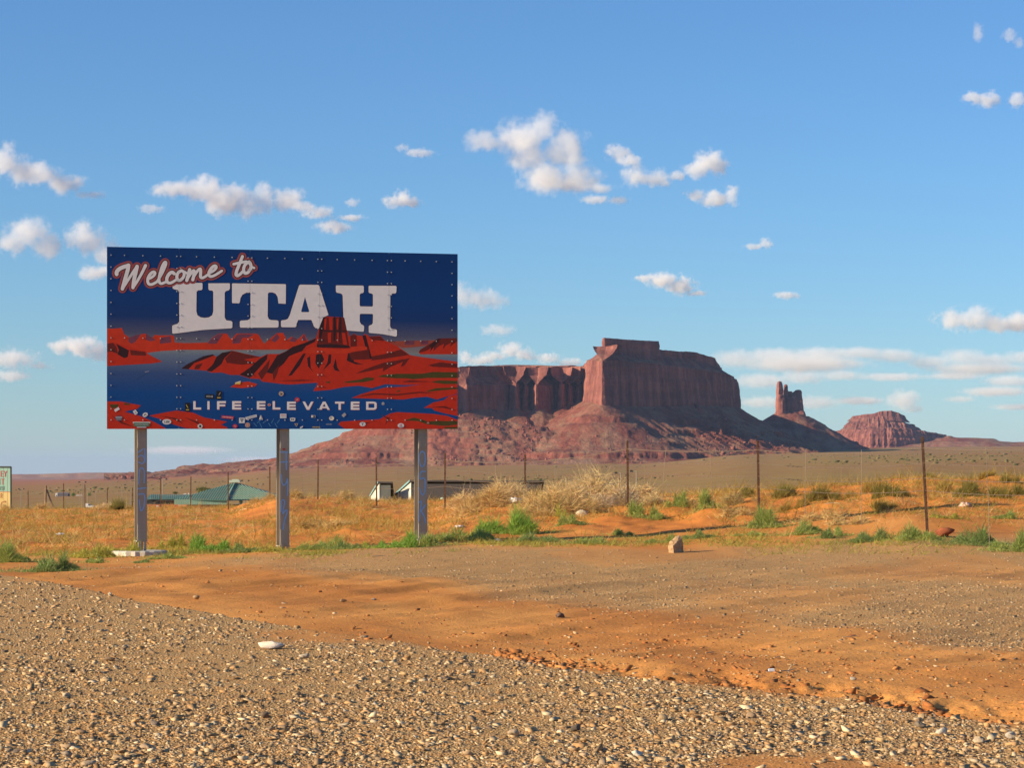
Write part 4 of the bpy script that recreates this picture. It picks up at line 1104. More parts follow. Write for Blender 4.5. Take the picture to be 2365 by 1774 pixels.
for i, (pxc, yb) in enumerate(((328, 1284), (657, 1271), (976, 1258))):
    fc = onsign(pxc, 800, -0.13)
    u_ = UV(fc)[0]
    fc = PL + ES * u_ - NS * 0.115
    zb = float(Gxy(fc[0], fc[1] + .15)) + (0.30 if i == 0 else 0.10)
    zt_ = z1 - 0.05
    m = MB()
    hz, cz = (zt_ - zb) / 2, (zt_ + zb) / 2
    def at(n_, u2=0.0, z=None):
        q = fc + NB * n_ + EB * u2
        return np.array([q[0], q[1], cz if z is None else z])
    m.box(at(0), (FW, TF / 2, hz), AXB)
    m.box(at(-DP), (FW, TF / 2, hz), AXB)
    m.box(at(-DP / 2), (0.006, DP / 2 - TF / 2 - 0.001, hz), AXB)
    post = m.build('post', beam_m, sign)
    # hinge plates with bolts, base plate and stubs
    for z_, hh in ((zb + 0.17, 0.16), (z0 - 0.24, 0.14)):
        for n_ in (0.015, -DP - 0.014):
            m = MB(); m.box(at(n_, 0, z_), (FW - 0.004, 0.007, hh), AXB); m.build('hinge_plate', beam_m, post)
    m = MB()
    m.box(at(-DP / 2, 0, zb - 0.012), (FW + 0.008, DP / 2 + 0.02, 0.011), AXB)
    m.build('base_plate', beam_m, post)
    for u2 in (-.06, .06):
        for n2 in (0.02, -DP - 0.02):
            m = MB(); m.box(at(n2, u2, zb - 0.12), (0.02, 0.02, 0.095), AXB); m.build('anchor_bolt', beam_m, post)
    m = MB()
    for z_ in (zb + .05, zb + .13, zb + .21, zb + .29):
        for u2 in (-.055, 0.0, .055):
            m.box(at(0.027, u2, z_), (0.013, 0.006, 0.013), AXB)
    for u2 in (-.06, .06):
        m.box(at(0.036, u2, zb + .012), (0.018, 0.014, 0.016), AXB)
        for z_ in (z0 - .15, z0 - .3):
            m.box(at(0.027, u2, z_), (0.013, 0.006, 0.013), AXB)
    bo = m.build('bolts', bolt_m, post); bo['kind'] = 'stuff'
    # spray-painted marks on the front flange
    ox, oy, sc_ = ZOOM[i]
    k = 0
    for st in GRAF[i]:
        m = MB()
        pts = [(ox + x / sc_, oy + y / sc_) for x, y in chaikin(st, 2)]
        for q in ribbon(pts, 3.2):
            W_ = []
            for s_ in q:
                dr = np.array([(s_[0] - CX) / F, 1.0, (HY - s_[1]) / F])
                w = CAM + dr * (NB @ (fc + NB * TF / 2 - CAM) / (NB @ dr))
                du = float((w - fc) @ EB)
                w = w - EB * du + EB * max(-FW + .003, min(FW - .003, du)) + NB * (0.0012 + 0.00003 * k)
                W_.append(w)
            m.poly(W_); k += 1
        m.build('graffiti', spray, post)
    if i == 1 or i == 2:
        m = MB()
        c_ = (656, 1036) if i == 1 else (980, 1027)
        m.poly([CAM + np.array([(s_[0] - CX) / F, 1.0, (HY - s_[1]) / F]) * (NB @ (fc + NB * (TF / 2 + .004) - CAM) / (NB @ np.array([(s_[0] - CX) / F, 1.0, (HY - s_[1]) / F]))) for s_ in ell(c_, 3.6, 4.2, 14)])
        m.build('sticker', ST['red'] if i == 1 else ST['white'], post)
    if i == 0:
        # round concrete footing showing above the sand
        m = MB()
        b0 = len(m.v); n = 36
        cc = at(-DP / 2, -0.02); zt2 = zb - 0.205
        rim_r = [0.55 + 0.015 * math.sin(3.1 * q) for q in range(n)]
        for z_, rr in ((zt2 - 0.5, 1.0), (zt2 - 0.015, 1.0), (zt2, 0.965)):
            for q in range(n):
                an = 2 * math.pi * q / n
                m.v.append((cc[0] + math.cos(an) * rim_r[q] * rr, cc[1] + math.sin(an) * rim_r[q] * rr, z_))
        for r_ in range(2):
            for q in range(n):
                m.f.append((b0 + r_ * n + q, b0 + r_ * n + (q + 1) % n, b0 + (r_ + 1) * n + (q + 1) % n, b0 + (r_ + 1) * n + q)); m.m.append(0)
        m.f.append(tuple(b0 + 2 * n + q for q in range(n))); m.m.append(0)
        m.build('concrete_footing', mottled('weathered_concrete', (.42, .37, .29), (.58, .53, .44), 7, .9, bump=.4), post)

# ------------------------------------------------------------------ fence
fence = thing('wire_fence', 'long wire fence of rusty steel posts running back along the bank', 'fence', tuple(hit(2130, 1212) * [1, 1, 1]))
rust = mottled('rusty_post_steel', (0.07, 0.035, 0.022), (0.16, 0.085, 0.05), 9, 0.75, 0.2)
wire_m = mat('fence_wire', (0.22, 0.165, 0.115), 0.65, 0.3)
wood_m = mottled('grey_post_wood', (0.16, 0.11, 0.07), (0.30, 0.21, 0.14), 12, 0.9)
D0 = 46.0
def fpos(n):
    px = CX + (950.505 - 301.19995 * n) / (1 + 0.15382467 * n)
    d = D0 * (1 + 0.15382467 * n)
    return px, d
TOP = {0: (2130, 1010), 1: (1750, 1018), 2: (1449, 1018), 3: (1213, 1050), 4: (1028, 1047), 5: (869, 1058), 6: (735, 1062), 7: (623, 1078), 8: (527, 1090), 9: (441, 1101), 10: (371, 1107), 11: (306, 1127),
       12: (248, 1128), 13: (196, 1120), 14: (147, 1117), 15: (106, 1122), 16: (65, 1134), 17: (26, 1137), -1: (2640, 985), 18: (-10, 1140)}
tops = {}
FDIR = np.array([-2.608, 7.076, 0]) / math.hypot(2.608, 7.076)
FN = np.array([FDIR[1], -FDIR[0], 0.0])
for n in sorted(TOP):
    px, yt = TOP[n]
    d = fpos(n)[1]
    p = proj(px, yt, d)
    zb = float(Gxy(p[0], p[1])) - 0.35
    lean = {0: (-.12, 0), 1: (-.035, 0), 15: (.05, 0)}.get(n, (0.02 * math.sin(n * 2.3), 0))
    q = np.array([p[0] - lean[0], p[1], zb])
    m = MB()
    if n in (15,):
        m.tube([q, p], [.075, .06], 8)
        post = m.build('post', wood_m, fence)
        m = MB(); m.tube([q + [.75, .1, 0.2], p + [.03, .1, -.25]], .05, 8)
        m.build('brace', wood_m, fence)
    else:
        ax = p - q; L = np.linalg.norm(ax); ez = ax / L
        ex = np.cross(ez, [0, 1.0, 0]); ex = -ex / np.linalg.norm(ex); ex = np.cross([0, 1.0, 0], ez); ex /= np.linalg.norm(ex); ey = np.cross(ez, ex)
        AXP = (ex, ey, ez)
        c = (p + q) / 2
        m.box(c - ey * 0.004, (0.028, 0.005, L / 2), AXP)
        m.box(c + ey * 0.0245, (0.006, 0.023, L / 2), AXP)
        for k in range(int(L / 0.11)):
            m.box(q + ez * (0.3 + 0.11 * k) - ey * 0.013, (0.012, 0.0038, 0.012), AXP)
        post = m.build('post', rust, fence)
    tops[n] = (p, q, (p - q) / np.linalg.norm(p - q))
hgt = {}
for n in tops:
    p, q, ez = tops[n]
    g = q + ez * 0.35
    top = np.linalg.norm(p - g)
    hgt[n] = (g, ez, top)
def strand(n, f):
    g, ez, top = hgt[n]
    return g + ez * (top - 0.22 - f) - np.array([0, .02, 0])
ns = sorted(hgt)
for f in (0.0, 0.30, 0.60, 0.85):
    m = MB()
    for a_, b_ in zip(ns[:-1], ns[1:]):
        A0, B0 = strand(a_, f), strand(b_, f)
        K = 7
        pts = [A0 + (B0 - A0) * k / K - np.array([0, 0, 0.10 * 4 * (k / K) * (1 - k / K) * (1 if a_ <= 0 else .5)]) for k in range(K + 1)]
        m.tube(pts, 0.0042 if f else 0.0065, 4, cap=False)
        if a_ < 6:
            nb = 34
            for k in range(1, nb):
                q = A0 + (B0 - A0) * k / nb - np.array([0, 0, 0.10 * 4 * (k / nb) * (1 - k / nb) * (1 if a_ <= 0 else .5)])
                m.box(q, (.022, .005, .005), ([.7, 0, .7] * np.array([1.0, 1, 1]), np.array([0, 1.0, 0]), np.array([-.7, 0, .7])))
    m.build('wire', wire_m, fence)
for a_, b_ in zip(ns[:-1], ns[1:]):
    if a_ > 6: break
    for f_ in (.34, .68):
        t0, b0_ = strand(a_, 0) * (1 - f_) + strand(b_, 0) * f_, None
        gz = float(Gxy(t0[0], t0[1]))
        sw = 0.05 * math.sin(a_ * 5 + f_ * 9)
        m = MB()
        m.tube([t0 + [0, 0, .06 - .08], t0 * [1, 1, 0] + [sw, 0, (t0[2] * .55 + gz * .45)], t0 * [1, 1, 0] + [sw * 1.6, 0, gz + .05]], .0055, 4)
        m.build('stay', wire_m, fence)

# ------------------------------------------------------------------ green-roofed building
BD = 320.0
def bz(y, d=BD): return ZC + (HY - y) * d / F
def bx_(px, d=BD): return (px - CX) * d / F
roof_m = mottled('green_roof_metal', (0.075, 0.16, 0.125), (0.105, 0.20, 0.16), 0.6, 0.5, 0.2)
fascia_m = mottled('pale_green_fascia', (0.20, 0.33, 0.24), (0.27, 0.40, 0.29), 0.8, 0.6)
stucco_m = mottled('salmon_stucco', (0.52, 0.22, 0.12), (0.62, 0.29, 0.17), 0.5, 0.9)
dark_band_m = mottled('dark_band', (0.03, 0.032, 0.03), (0.05, 0.05, 0.045), 1, 0.35)  # near-black, for the right wall and the band below the wing roof
hall = thing('green_roofed_hall', 'low hall with a ribbed green pyramid roof seen beyond the bank', 'building', (bx_(520), BD, -6.5))
x0, x1, x2 = bx_(405), bx_(523), bx_(652)
xl = bx_(325)
yb, ye = bz(1172) - 4.2, bz(1154)
yf = bz(1166)
dep = x2 - x0
front = BD
def MBbuild(f, name, mt, par):
    m = MB(); f(m); return m.build(name, mt, par)
MBbuild(lambda m: m.box(((x0 + x1) / 2, front + 4, (yb + yf) / 2), ((x1 - x0) / 2 - .25, 3.4, (yf - yb) / 2)), 'wall', stucco_m, hall)
MBbuild(lambda m: m.box(((x1 + x2) / 2 + .2, front + 9, (yb + yf) / 2), ((x2 - x1) / 2 - .2, 5.5, (yf - yb) / 2)), 'wall', dark_band_m, hall)
# pyramid roof: front-left slope and front-right slope meet along a hip below the vent cap
apex = np.array([bx_(543, BD + 7), BD + 7, bz(1114, BD + 7)])
cL, cM, cR, cB = np.array([x0 - .1, front, ye]), np.array([x1 + .1, front - .6, ye - .05]), np.array([x2 + .2, front + 6.5, bz(1153, front + 6.5)]), np.array([x0 + 1, front + 14, ye + .2])
cBR = np.array([x2, front + 15, ye])
def slope(m, q):
    dn = np.array([0, 0, -.12])
    m.hexa([p + dn for p in q] + list(q))
for q in ((cL, cM, apex, apex + [0, .02, 0]), (cM, cR, apex + [.02, .02, 0], apex), (cR, cBR, apex + [0.02, .05, 0], apex + [.02, .02, 0]), (cB, cL, apex + [-.02, .02, 0], apex + [-.02, .04, 0])):
    MBbuild(lambda m: slope(m, q), 'roof', roof_m, hall)
def ribs(m, a, b_, c, n):
    """standing seams running from the eave a-b up towards the ridge point c, parallel to the slope line"""
    mid = (a + b_) / 2
    nrm = np.cross(b_ - a, c - a); nrm /= np.linalg.norm(nrm)
    if nrm[2] < 0: nrm = -nrm
    e = (b_ - a) / np.linalg.norm(b_ - a)
    f = c - a; along = float(f @ e); up = f - e * along; H = np.linalg.norm(up); up /= H
    L = np.linalg.norm(b_ - a)
    for k in range(1, n):
        s_ = L * k / n
        h = H * min(s_ / max(along, .01), (L - s_) / max(L - along, .01), 1) * .98
        p = a + e * s_ + nrm * .03
        m.box(p + up * h / 2, (.05, h / 2, .05), (e, up, nrm))
MBbuild(lambda m: ribs(m, cL, cM, apex, 22), 'seams', fascia_m, hall)['kind'] = 'stuff'
MBbuild(lambda m: ribs(m, cM, cR, apex, 24), 'seams', fascia_m, hall)['kind'] = 'stuff'
MBbuild(lambda m: m.tube([cM + [0, -.02, .06], apex + [0, -.02, .08]], .11, 6), 'hip', fascia_m, hall)
MBbuild(lambda m: (m.box(apex + [0, -.2, .12], (.75, .6, .16)), m.box(apex + [0.1, -.2, .34], (.5, .45, .08))), 'roof_vent', mat('pale_vent', (.45, .47, .36), .6), hall)
def corr(m, xa, xb, y, za, zb_, n):
    w = (xb - xa) / n
    for k in range(n):
        m.box((xa + w * (k + .5), y - .03 * (k % 2), (za + zb_) / 2), (w / 2 - .004, .05, (zb_ - za) / 2))
MBbuild(lambda m: corr(m, x0 - .12, x1 + .1, front - .12, yf, ye - .01, 46), 'fascia', fascia_m, hall)
MBbuild(lambda m: m.box((bx_(552), front + 2.2, bz(1158)), (.22, .2, .45)), 'pillar', fascia_m, hall)
# left wing
wf = front + 5
MBbuild(lambda m: m.hexa([(xl, wf, bz(1155)), (x0 + .2, wf, bz(1155)), (x0 + 1.4, wf + 3.2, bz(1145)), (xl, wf + 3.2, bz(1145)), (xl, wf, bz(1154)), (x0 + .2, wf, bz(1154)), (x0 + 1.4, wf + 3.2, bz(1144)), (xl, wf + 3.2, bz(1144))]), 'roof', roof_m, hall)
def wribs(m):
    for k in range(18):
        xx = xl + (x0 - xl) * (k + .5) / 18
        m.hexa([(xx - .035 + .5, wf - .02, bz(1154)), (xx + .035 + .5, wf - .02, bz(1154)), (xx + .035, wf + 3.15, bz(1144.2)), (xx - .035, wf + 3.15, bz(1144.2)), (xx - .035 + .5, wf - .02, bz(1154) + .07), (xx + .035 + .5, wf - .02, bz(1154) + .07), (xx + .035, wf + 3.15, bz(1144.2) + .07), (xx - .035, wf + 3.15, bz(1144.2) + .07)])
MBbuild(wribs, 'seams', fascia_m, hall)['kind'] = 'stuff'
MBbuild(lambda m: m.box(((xl + x0) / 2, wf + 1.9, bz(1161)), ((x0 - xl) / 2, 1.4, bz(1155.4) - bz(1161))), 'eave_band', dark_band_m, hall)
MBbuild(lambda m: m.box(((xl + x0) / 2, wf + 2.0, (bz(1166.6) + yb) / 2), ((x0 - xl) / 2, 1.6, (bz(1166.6) - yb) / 2)), 'wall', mottled('brown_stucco', (.35, .11, .05), (.45, .16, .08), .6, .9), hall)
for px, y in ((425.5, 1141), (428.5, 1140), (432, 1141.5), (436, 1139)):
    MBbuild(lambda m: m.tube([(bx_(px, BD + 9), BD + 9, bz(1152, BD + 9)), (bx_(px, BD + 9), BD + 9, bz(y, BD + 9))], .09, 6), 'vent_pipe', mat('white_pipe', (.6, .58, .54), .6), hall)
MBbuild(lambda m: m.box((bx_(354), wf - 1.2, bz(1172)), (.14, .1, .22)), 'notice_box', mat('white_box', (.6, .58, .52), .6), hall)

# ------------------------------------------------------------------ dark sheds with pale end walls
SD = 300.0
shed_roof = mottled('brown_shed_metal', (0.075, 0.062, 0.055), (0.105, 0.088, 0.078), 0.7, 0.7, 0.1)
pale_m = mottled('cream_end_wall', (0.56, 0.53, 0.42), (0.66, 0.62, 0.50), 0.8, 0.8)
teal_m = mat('teal_trim', (.20, .38, .38), .6)
gr_m = mottled('grey_sheet', (0.13, 0.13, 0.11), (0.18, 0.18, 0.15), 1.2, 0.7)
def sX(px): return (px - CX) * SD / F
def sZ(y): return ZC + (HY - y) * SD / F
def wedge(name, label, pxa, pxb, pxc, yt, yt2, ybv):
    """cream sloping end wall pxa..pxb, then the long dark side to pxc"""
    th = thing(name, label, 'building', (sX(pxb), SD, -6))
    zb_ = -7.0
    xa, xb, xc = sX(pxa), sX(pxb), sX(pxc)
    dw = 7.5
    za = sZ(ybv)
    # end wall faces left; its top edge falls away to the back
    m = MB(); m.hexa([(xa, SD + dw, zb_), (xb, SD, zb_), (xb + .15, SD + .1, zb_), (xa + .15, SD + dw + .1, zb_), (xa, SD + dw, za), (xb, SD, sZ(yt)), (xb + .15, SD + .1, sZ(yt)), (xa + .15, SD + dw + .1, za)])
    m.build('end_wall', pale_m, th)
    m = MB(); m.box(((xb + xc) / 2 + .1, SD + .12, (zb_ + sZ(yt2)) / 2), ((xc - xb) / 2 - .1, .1, (sZ(yt2) - zb_) / 2 - .22)); m.build('wall', gr_m if pxc < 1000 else shed_roof, th)
    m = MB(); m.hexa([(xb - .12, SD - .25, sZ(yt) + .02), (xc + .3, SD - .25, sZ(yt2) + .02), (xc + .1, SD + dw, za), (xa - .1, SD + dw, za), (xb - .12, SD - .25, sZ(yt) + .24), (xc + .3, SD - .25, sZ(yt2) + .24), (xc + .1, SD + dw, za + .2), (xa - .1, SD + dw, za + .2)])
    m.build('roof', shed_roof, th)
    m = MB(); m.hexa([(xb - .16, SD - .28, sZ(yt) + .03), (xb - .14, SD - .2, sZ(yt) + .03), (xa - .14, SD + dw, za + .01), (xa - .16, SD + dw, za + .01), (xb - .16, SD - .28, sZ(yt) + .26), (xb - .14, SD - .2, sZ(yt) + .26), (xa - .14, SD + dw, za + .22), (xa - .16, SD + dw, za + .22)])
    m.build('trim', teal_m, th)
    return th
wedge('shed', 'small grey shed with a cream sloping end wall, left of the long dark shed', 848, 876, 902, 1116, 1117, 1149)
wedge('long_shed', 'long dark brown shed with a cream sloping end wall, behind dry bushes', 900, 949, 1251, 1113, 1114, 1152)

# ------------------------------------------------------------------ lamps in the valley
pole_m = mat('lamp_pole', (.30, .24, .18), .7, .2); head_m = mat('lamp_head', (.04, .03, .025), .6)
arm_m = mat('lamp_arm', (.38, .32, .22), .7)
def lamp(px, yt, d, label, single=False, first=None):
    gz = float(G(px, d))
    p = proj(px, yt, d)
    h = p[2] - gz
    th = thing('street_lamp', label, 'street lamp', (p[0], d, gz), 'lamp posts standing in the valley')
    m = MB(); m.tube([(p[0], d, gz - .3), (p[0], d, p[2])], [.14, .09], 6); m.build('pole', pole_m, th)
    for s_ in ((-1, 1) if not single else (-1,)):
        m = MB(); m.box((p[0] + s_ * .45, d, p[2] - .05), (.4, .05, .06)); m.build('arm', arm_m, th)
        m = MB(); c = np.array([p[0] + s_ * .95 + .05, d, p[2] - .02])
        m.hexa([c + [-.28, -.2, -.22], c + [.28, -.2, -.22], c + [.28, .2, -.22], c + [-.28, .2, -.22], c + [-.2, -.14, .16], c + [.2, -.14, .16], c + [.2, .14, .16], c + [-.2, .14, .16]])
        m.build('lamp_head', head_m, th)
for a_ in ((49, 1129, 900, 'two-headed lamp post right of the green billboard, leftmost of the lamps'), (190, 1113.5, 700, 'tallest two-headed lamp post on the left, above the white boat'), (203, 1129, 850, 'two-headed lamp post close behind the tallest left lamp'),
           (222, 1135, 1000, 'short two-headed lamp post over the bow of the white boat'), (282, 1126, 850, 'two-headed lamp post just left of the first sign post'), (376, 1106.5, 620, 'tall two-headed lamp post in front of the green roof wing'),
           (414, 1126, 850, 'two-headed lamp post behind the green roof wing'), (566, 1110, 650, 'two-headed lamp post in front of the green pyramid roof'), (601, 1118.5, 800, 'two-headed lamp post beyond the right slope of the green pyramid roof')):
    lamp(*a_)
lamp(303, 1133, 900, 'single-headed lamp post beside the first sign post', True)
lamp(185, 1138, 1100, 'single-headed lamp post over the far green trees', True)
lamp(1434, 1092, 420, 'dark single-arm post beside the tall dry bush', True)
lamp(1470, 1088, 400, 'dark single-arm post right of the rusty fence post by the dry bush', True)

# far little buildings, boat, trees
def sbox(name, label, cat, px0, px1, y0, y1, d, depth, mw, mr, gable=None):
    gz = float(G((px0 + px1) / 2, d)) - .2
    xa, xb = (px0 - CX) * d / F, (px1 - CX) * d / F
    zt_, zm = ZC + (HY - y0) * d / F, ZC + (HY - y0 - (y1 - y0) * .3) * d / F
    th = thing(name, label, cat, ((xa + xb) / 2, d, gz))
    xg = xa + (xb - xa) * .16
    m = MB(); m.hexa([(xg, d, gz), (xb, d, gz), (xb, d + depth, gz), (xa, d + depth, gz), (xg, d, zm), (xb, d, zm), (xb, d + depth, zm), (xa, d + depth, zm)]); m.build('wall', mw, th)
    m = MB(); m.hexa([(xg - .1, d - .2, zm), (xb + .1, d - .2, zm), (xb, d + depth, zm), (xa, d + depth, zm), (xg, d + depth * .5, zt_), (xb, d + depth * .5, zt_), (xb, d + depth * .52, zt_), (xg, d + depth * .52, zt_)]); m.build('roof', mr, th)
    if gable:
        m = MB(); m.hexa([(xa, d - .05, gz), (xg, d - .05, gz), (xg, d + .1, gz), (xa, d + .1, gz), (xa, d - .05, zm + .6), (xg, d - .05, zt_ - .2), (xg, d + .1, zt_ - .2), (xa, d + .1, zm + .6)]); m.build('end_wall', gable, th)
        m = MB(); m.box(((xa + xg) / 2, d - .1, gz + (zm - gz) * .45), ((xg - xa) * .22, .03, (zm - gz) * .3)); m.build('door', mr, th)
slate = mat('slate_wall', (.13, .12, .13), .8); white_w = mat('white_wall', (.68, .66, .6), .7); tan_w = mat('tan_wall', (.5, .33, .2), .9); dkb = mat('dark_hull', (.05, .045, .045), .7)
sbox('grey_cabin', 'small slate grey cabin with a white end wall, far left', 'cabin', 128, 157, 1138, 1151, 1450, 6, slate, slate, white_w)
sbox('tan_house', 'low tan flat house far off between two fence posts', 'house', 242, 266, 1143, 1150.5, 1480, 5, tan_w, mat('tan_roof', (.4, .25, .16), .9))
sbox('dark_cabin', 'low dark cabin between two small green trees', 'cabin', 172, 190, 1144, 1150, 1470, 5, dkb, white_w)
# white boat on a cradle just over the crest
bd = 250.0
boat = thing('boat', 'white boat with a square cabin lying beyond the fence', 'boat', ((211 - CX) * bd / F, bd, float(G(211, bd))))
q = lambda px, y: ((px - CX) * bd / F, ZC + (HY - y) * bd / F)
m = MB(); prof = [q(197, 1166), (q(200, 1172)), q(212, 1172.5), q(220, 1171.5), q(226, 1168), q(218, 1168.4), q(208, 1168.6)]
b0 = len(m.v)
for dy in (-.55, .55):
    for i_, (x, z) in enumerate(prof): m.v.append((x, bd + dy * (1 if i_ != 4 else .1), z))
n_ = len(prof)
m.f.append(tuple(range(n_))); m.m.append(0); m.f.append(tuple(range(2 * n_ - 1, n_ - 1, -1))); m.m.append(0)
for i_ in range(n_): m.f.append((i_, n_ + i_, n_ + (i_ + 1) % n_, (i_ + 1) % n_)); m.m.append(0)
m.build('hull', mat('white_hull', (.72, .7, .64), .5), boat)
m = MB(); (xa, za), (xb, zb_) = q(197.3, 1168), q(205, 1163.5); m.box(((xa + xb) / 2, bd, (za + zb_) / 2), ((xb - xa) / 2, .4, (zb_ - za) / 2)); m.build('cabin', mat('white_cabin', (.72, .7, .64), .5), boat)
m = MB(); (xa, za), (xb, zb_) = q(205.2, 1168.4), q(219, 1164.8); m.hexa([(xa, bd - .35, za), (xb, bd - .35, za), (xb, bd + .35, za), (xa, bd + .35, za), (xa, bd - .3, zb_), (xb - .3, bd - .3, za + .06), (xb - .3, bd + .3, za + .06), (xa, bd + .3, zb_)]); m.build('cover', mat('grey_cover', (.16, .17, .2), .8), boat)
gz = float(G(211, bd)); hz = ZC + (HY - 1172) * bd / F
m = MB()
for px in (201, 211, 219): m.box(((px - CX) * bd / F, bd, (gz + hz) / 2), (.05, .3, (hz - gz) / 2 + .03))
m.box(((210 - CX) * bd / F, bd - .32, (gz + hz) / 2), (.5, .03, .05))
m.build('cradle', pole_m, boat)

# ------------------------------------------------------------------ roadside billboard at the left edge
bb = 140.0
bs = thing('roadside_billboard', 'weathered green and yellow plank billboard at the left edge with a curved arrow', 'billboard', ((0 - CX) * bb / F, bb, float(G(0, bb))))
gp = mottled('mint_board_paint', (.30, .52, .40), (.38, .60, .47), 2.0, .8, stretch=(3, 3, .2)); yp = mottled('yellow_board_paint', (.72, .55, .20), (.80, .64, .28), 2.0, .8, stretch=(3, 3, .2))
X_ = lambda px: (px - CX) * bb / F
Z_ = lambda y: ZC + (HY - y) * bb / F
cols = [-46, -37, -28, -19, -10, -1, 8.5, 17.6, 24.2]
for a_, b_ in zip(cols[:-1], cols[1:]):
    for mt, ya, yb_ in ((gp, 1080, 1136.5), (yp, 1137, 1178)):
        m = MB(); m.box(((X_(a_) + X_(b_)) / 2, bb, (Z_(ya) + Z_(yb_)) / 2), ((X_(b_) - X_(a_)) / 2 - .008, .03, (Z_(ya) - Z_(yb_)) / 2)); m.build('plank', mt, bs)
dkf = mat('dark_board_frame', (.06, .075, .06), .8)
m = MB(); m.box(((X_(-46) + X_(26)) / 2, bb - .01, Z_(1078.5)), ((X_(26) - X_(-46)) / 2, .07, .035)); m.build('frame', dkf, bs)
m = MB(); m.box((X_(25.3), bb + .03, (Z_(1079) + Z_(1182)) / 2), (.035, .05, (Z_(1079) - Z_(1182)) / 2)); m.build('frame', dkf, bs)
rdp = mat('red_letter_paint', (.42, .11, .10), .8); dgp = mat('dark_letter_paint', (.08, .12, .09), .8); orp = mat('brown_letter_paint', (.42, .17, .06), .8)
m = MB(); m.box(((X_(-46) + X_(23)) / 2, bb - .034, Z_(1136.6)), ((X_(23) - X_(-46)) / 2, .003, .018)); m.build('stripe', mat('orange_stripe', (.6, .22, .12), .8), bs)
def bletter(ch, px0, px1, y0, y1, t_, mt, dpt=-.036):
    m = MB()
    for k, q_ in enumerate(LETTERS(ch, px0, px1, y0, y1, t_)):
        m.poly([(X_(x), bb + dpt - .0008 * k, Z_(y)) for x, y in q_])
    m.build('letter', mt, bs)
def LETTERS(ch, x0, x1, y0, y1, t_):
    w, h = x1 - x0, y1 - y0
    P = lambda *q: [(x0 + u * w, y0 + v * h) for u, v in q]
    tx = t_ / w
    if ch == 'Y': return [P((0, 0), (tx, 0), (.5, .38), (.5 + tx * .4, .5), (.5 - tx * .4, .5)), P((1 - tx, 0), (1, 0), (.5 + tx * .5, .5), (.5, .38)), P((.5 - tx / 2, .48), (.5 + tx / 2, .48), (.5 + tx / 2, 1), (.5 - tx / 2, 1))]
    if ch == 'S': return [P((.1, 0), (1, 0), (1, .14), (.1, .14)), P((0, .06), (tx, .06), (tx, .5), (0, .5)), P((0, .44), (1, .44), (1, .57), (0, .57)), P((1 - tx, .5), (1, .5), (1, .94), (1 - tx, .94)), P((0, .86), (.95, .86), (.95, 1), (0, 1))]
    return blk(ch, x0, x1, y0, y1, t_)
bletter('E', 1.6, 9, 1088, 1101.5, 2.2, rdp); bletter('Y', 8.4, 17.2, 1088, 1101.5, 2.5, rdp); bletter('T', 3.6, 10.4, 1106, 1119.5, 2.2, rdp)
bletter('L', -.4, 1.6, 1106, 1119.5, 1.2, rdp)
bletter('S', 4.2, 8.0, 1124.5, 1132, .9, dgp); bletter('T', 8.4, 11.6, 1124.5, 1132, .9, dgp); bletter('E', .2, 3.6, 1124.5, 1132, .9, dgp)
bletter('R', 1.4, 6, 1140, 1151, 1.2, orp)
m = MB(); arc_ = [(2.4, 1172), (2.3, 1166), (4, 1161.5), (7, 1159.5), (11, 1159)]
for k, q_ in enumerate(ribbon(chaikin(arc_, 2), 1.5)[:16]): m.poly([(X_(x), bb - .037 - .0005 * k, Z_(y)) for x, y in q_])
m.poly([(X_(x), bb - .0465, Z_(y)) for x, y in ((10.4, 1156.2), (14.8, 1159), (10.6, 1162))])
m.build('arrow', orp, bs)
for px in (-30, 5, 22):
    m = MB(); m.box((X_(px), bb + .09, (Z_(1079) + float(G(px, bb)) - .6) / 2), (.06, .05, (Z_(1079) - float(G(px, bb)) + .6) / 2)); m.build('leg', wood_m, bs)

# ------------------------------------------------------------------ stones
ICO_V, ICO_F = None, None
def ico(sub):
    bm = bmesh.new(); bmesh.ops.create_icosphere(bm, subdivisions=sub, radius=1.0)
    v = np.array([tuple(x.co) for x in bm.verts]); f = np.array([[q.index for q in p.verts] for p in bm.faces]); bm.free()
    return v, f
IV, IF = ico(1)
IV2, IF2 = ico(2)
def rough_stone(rng, v, flat=(.45, .8), ang=0.3, hard=False):
    """a stone: sphere cut by random planes, then squashed"""
    p = v.copy()
    for _ in range(rng.integers(10, 15) if hard else rng.integers(5, 9)):
        n = rng.normal(size=3); n /= np.linalg.norm(n)
        h = rng.uniform(.42, .8) if hard else rng.uniform(.5, .9)
        d = p @ n
        p -= np.outer(np.maximum(d - h, 0) * rng.uniform(.9, 1.0), n)
    p *= 1 + ang * .25 * rng.normal(size=(len(p), 1))
    p *= np.array([1, rng.uniform(.6, .95), rng.uniform(*flat)])
    return p
CUBE_V = np.array([(x, y, z) for z in (-1, 1) for x, y in ((-1, -1), (1, -1), (1, 1), (-1, 1))], float) * .66
CUBE_F = np.array([(0, 2, 1), (0, 3, 2), (4, 5, 6), (4, 6, 7), (0, 1, 5), (0, 5, 4), (1, 2, 6), (1, 6, 5), (2, 3, 7), (2, 7, 6), (3, 0, 4), (3, 4, 7)])
def chip(rng):
    p = CUBE_V * (1 + .34 * rng.normal(size=(8, 1))).clip(.45, 1.6) + .13 * rng.normal(size=(8, 3))
    return p * np.array([1.15, rng.uniform(.65, 1.0), rng.uniform(.3, .65)])
PROTO = [chip(RNG) for _ in range(40)]
STCOL = np.array([(.50, .325, .155), (.58, .40, .21), (.39, .25, .13), (.64, .47, .26), (.30, .195, .11), (.54, .31, .135), (.43, .30, .18), (.58, .375, .18), (.45, .255, .11), (.68, .53, .33)])
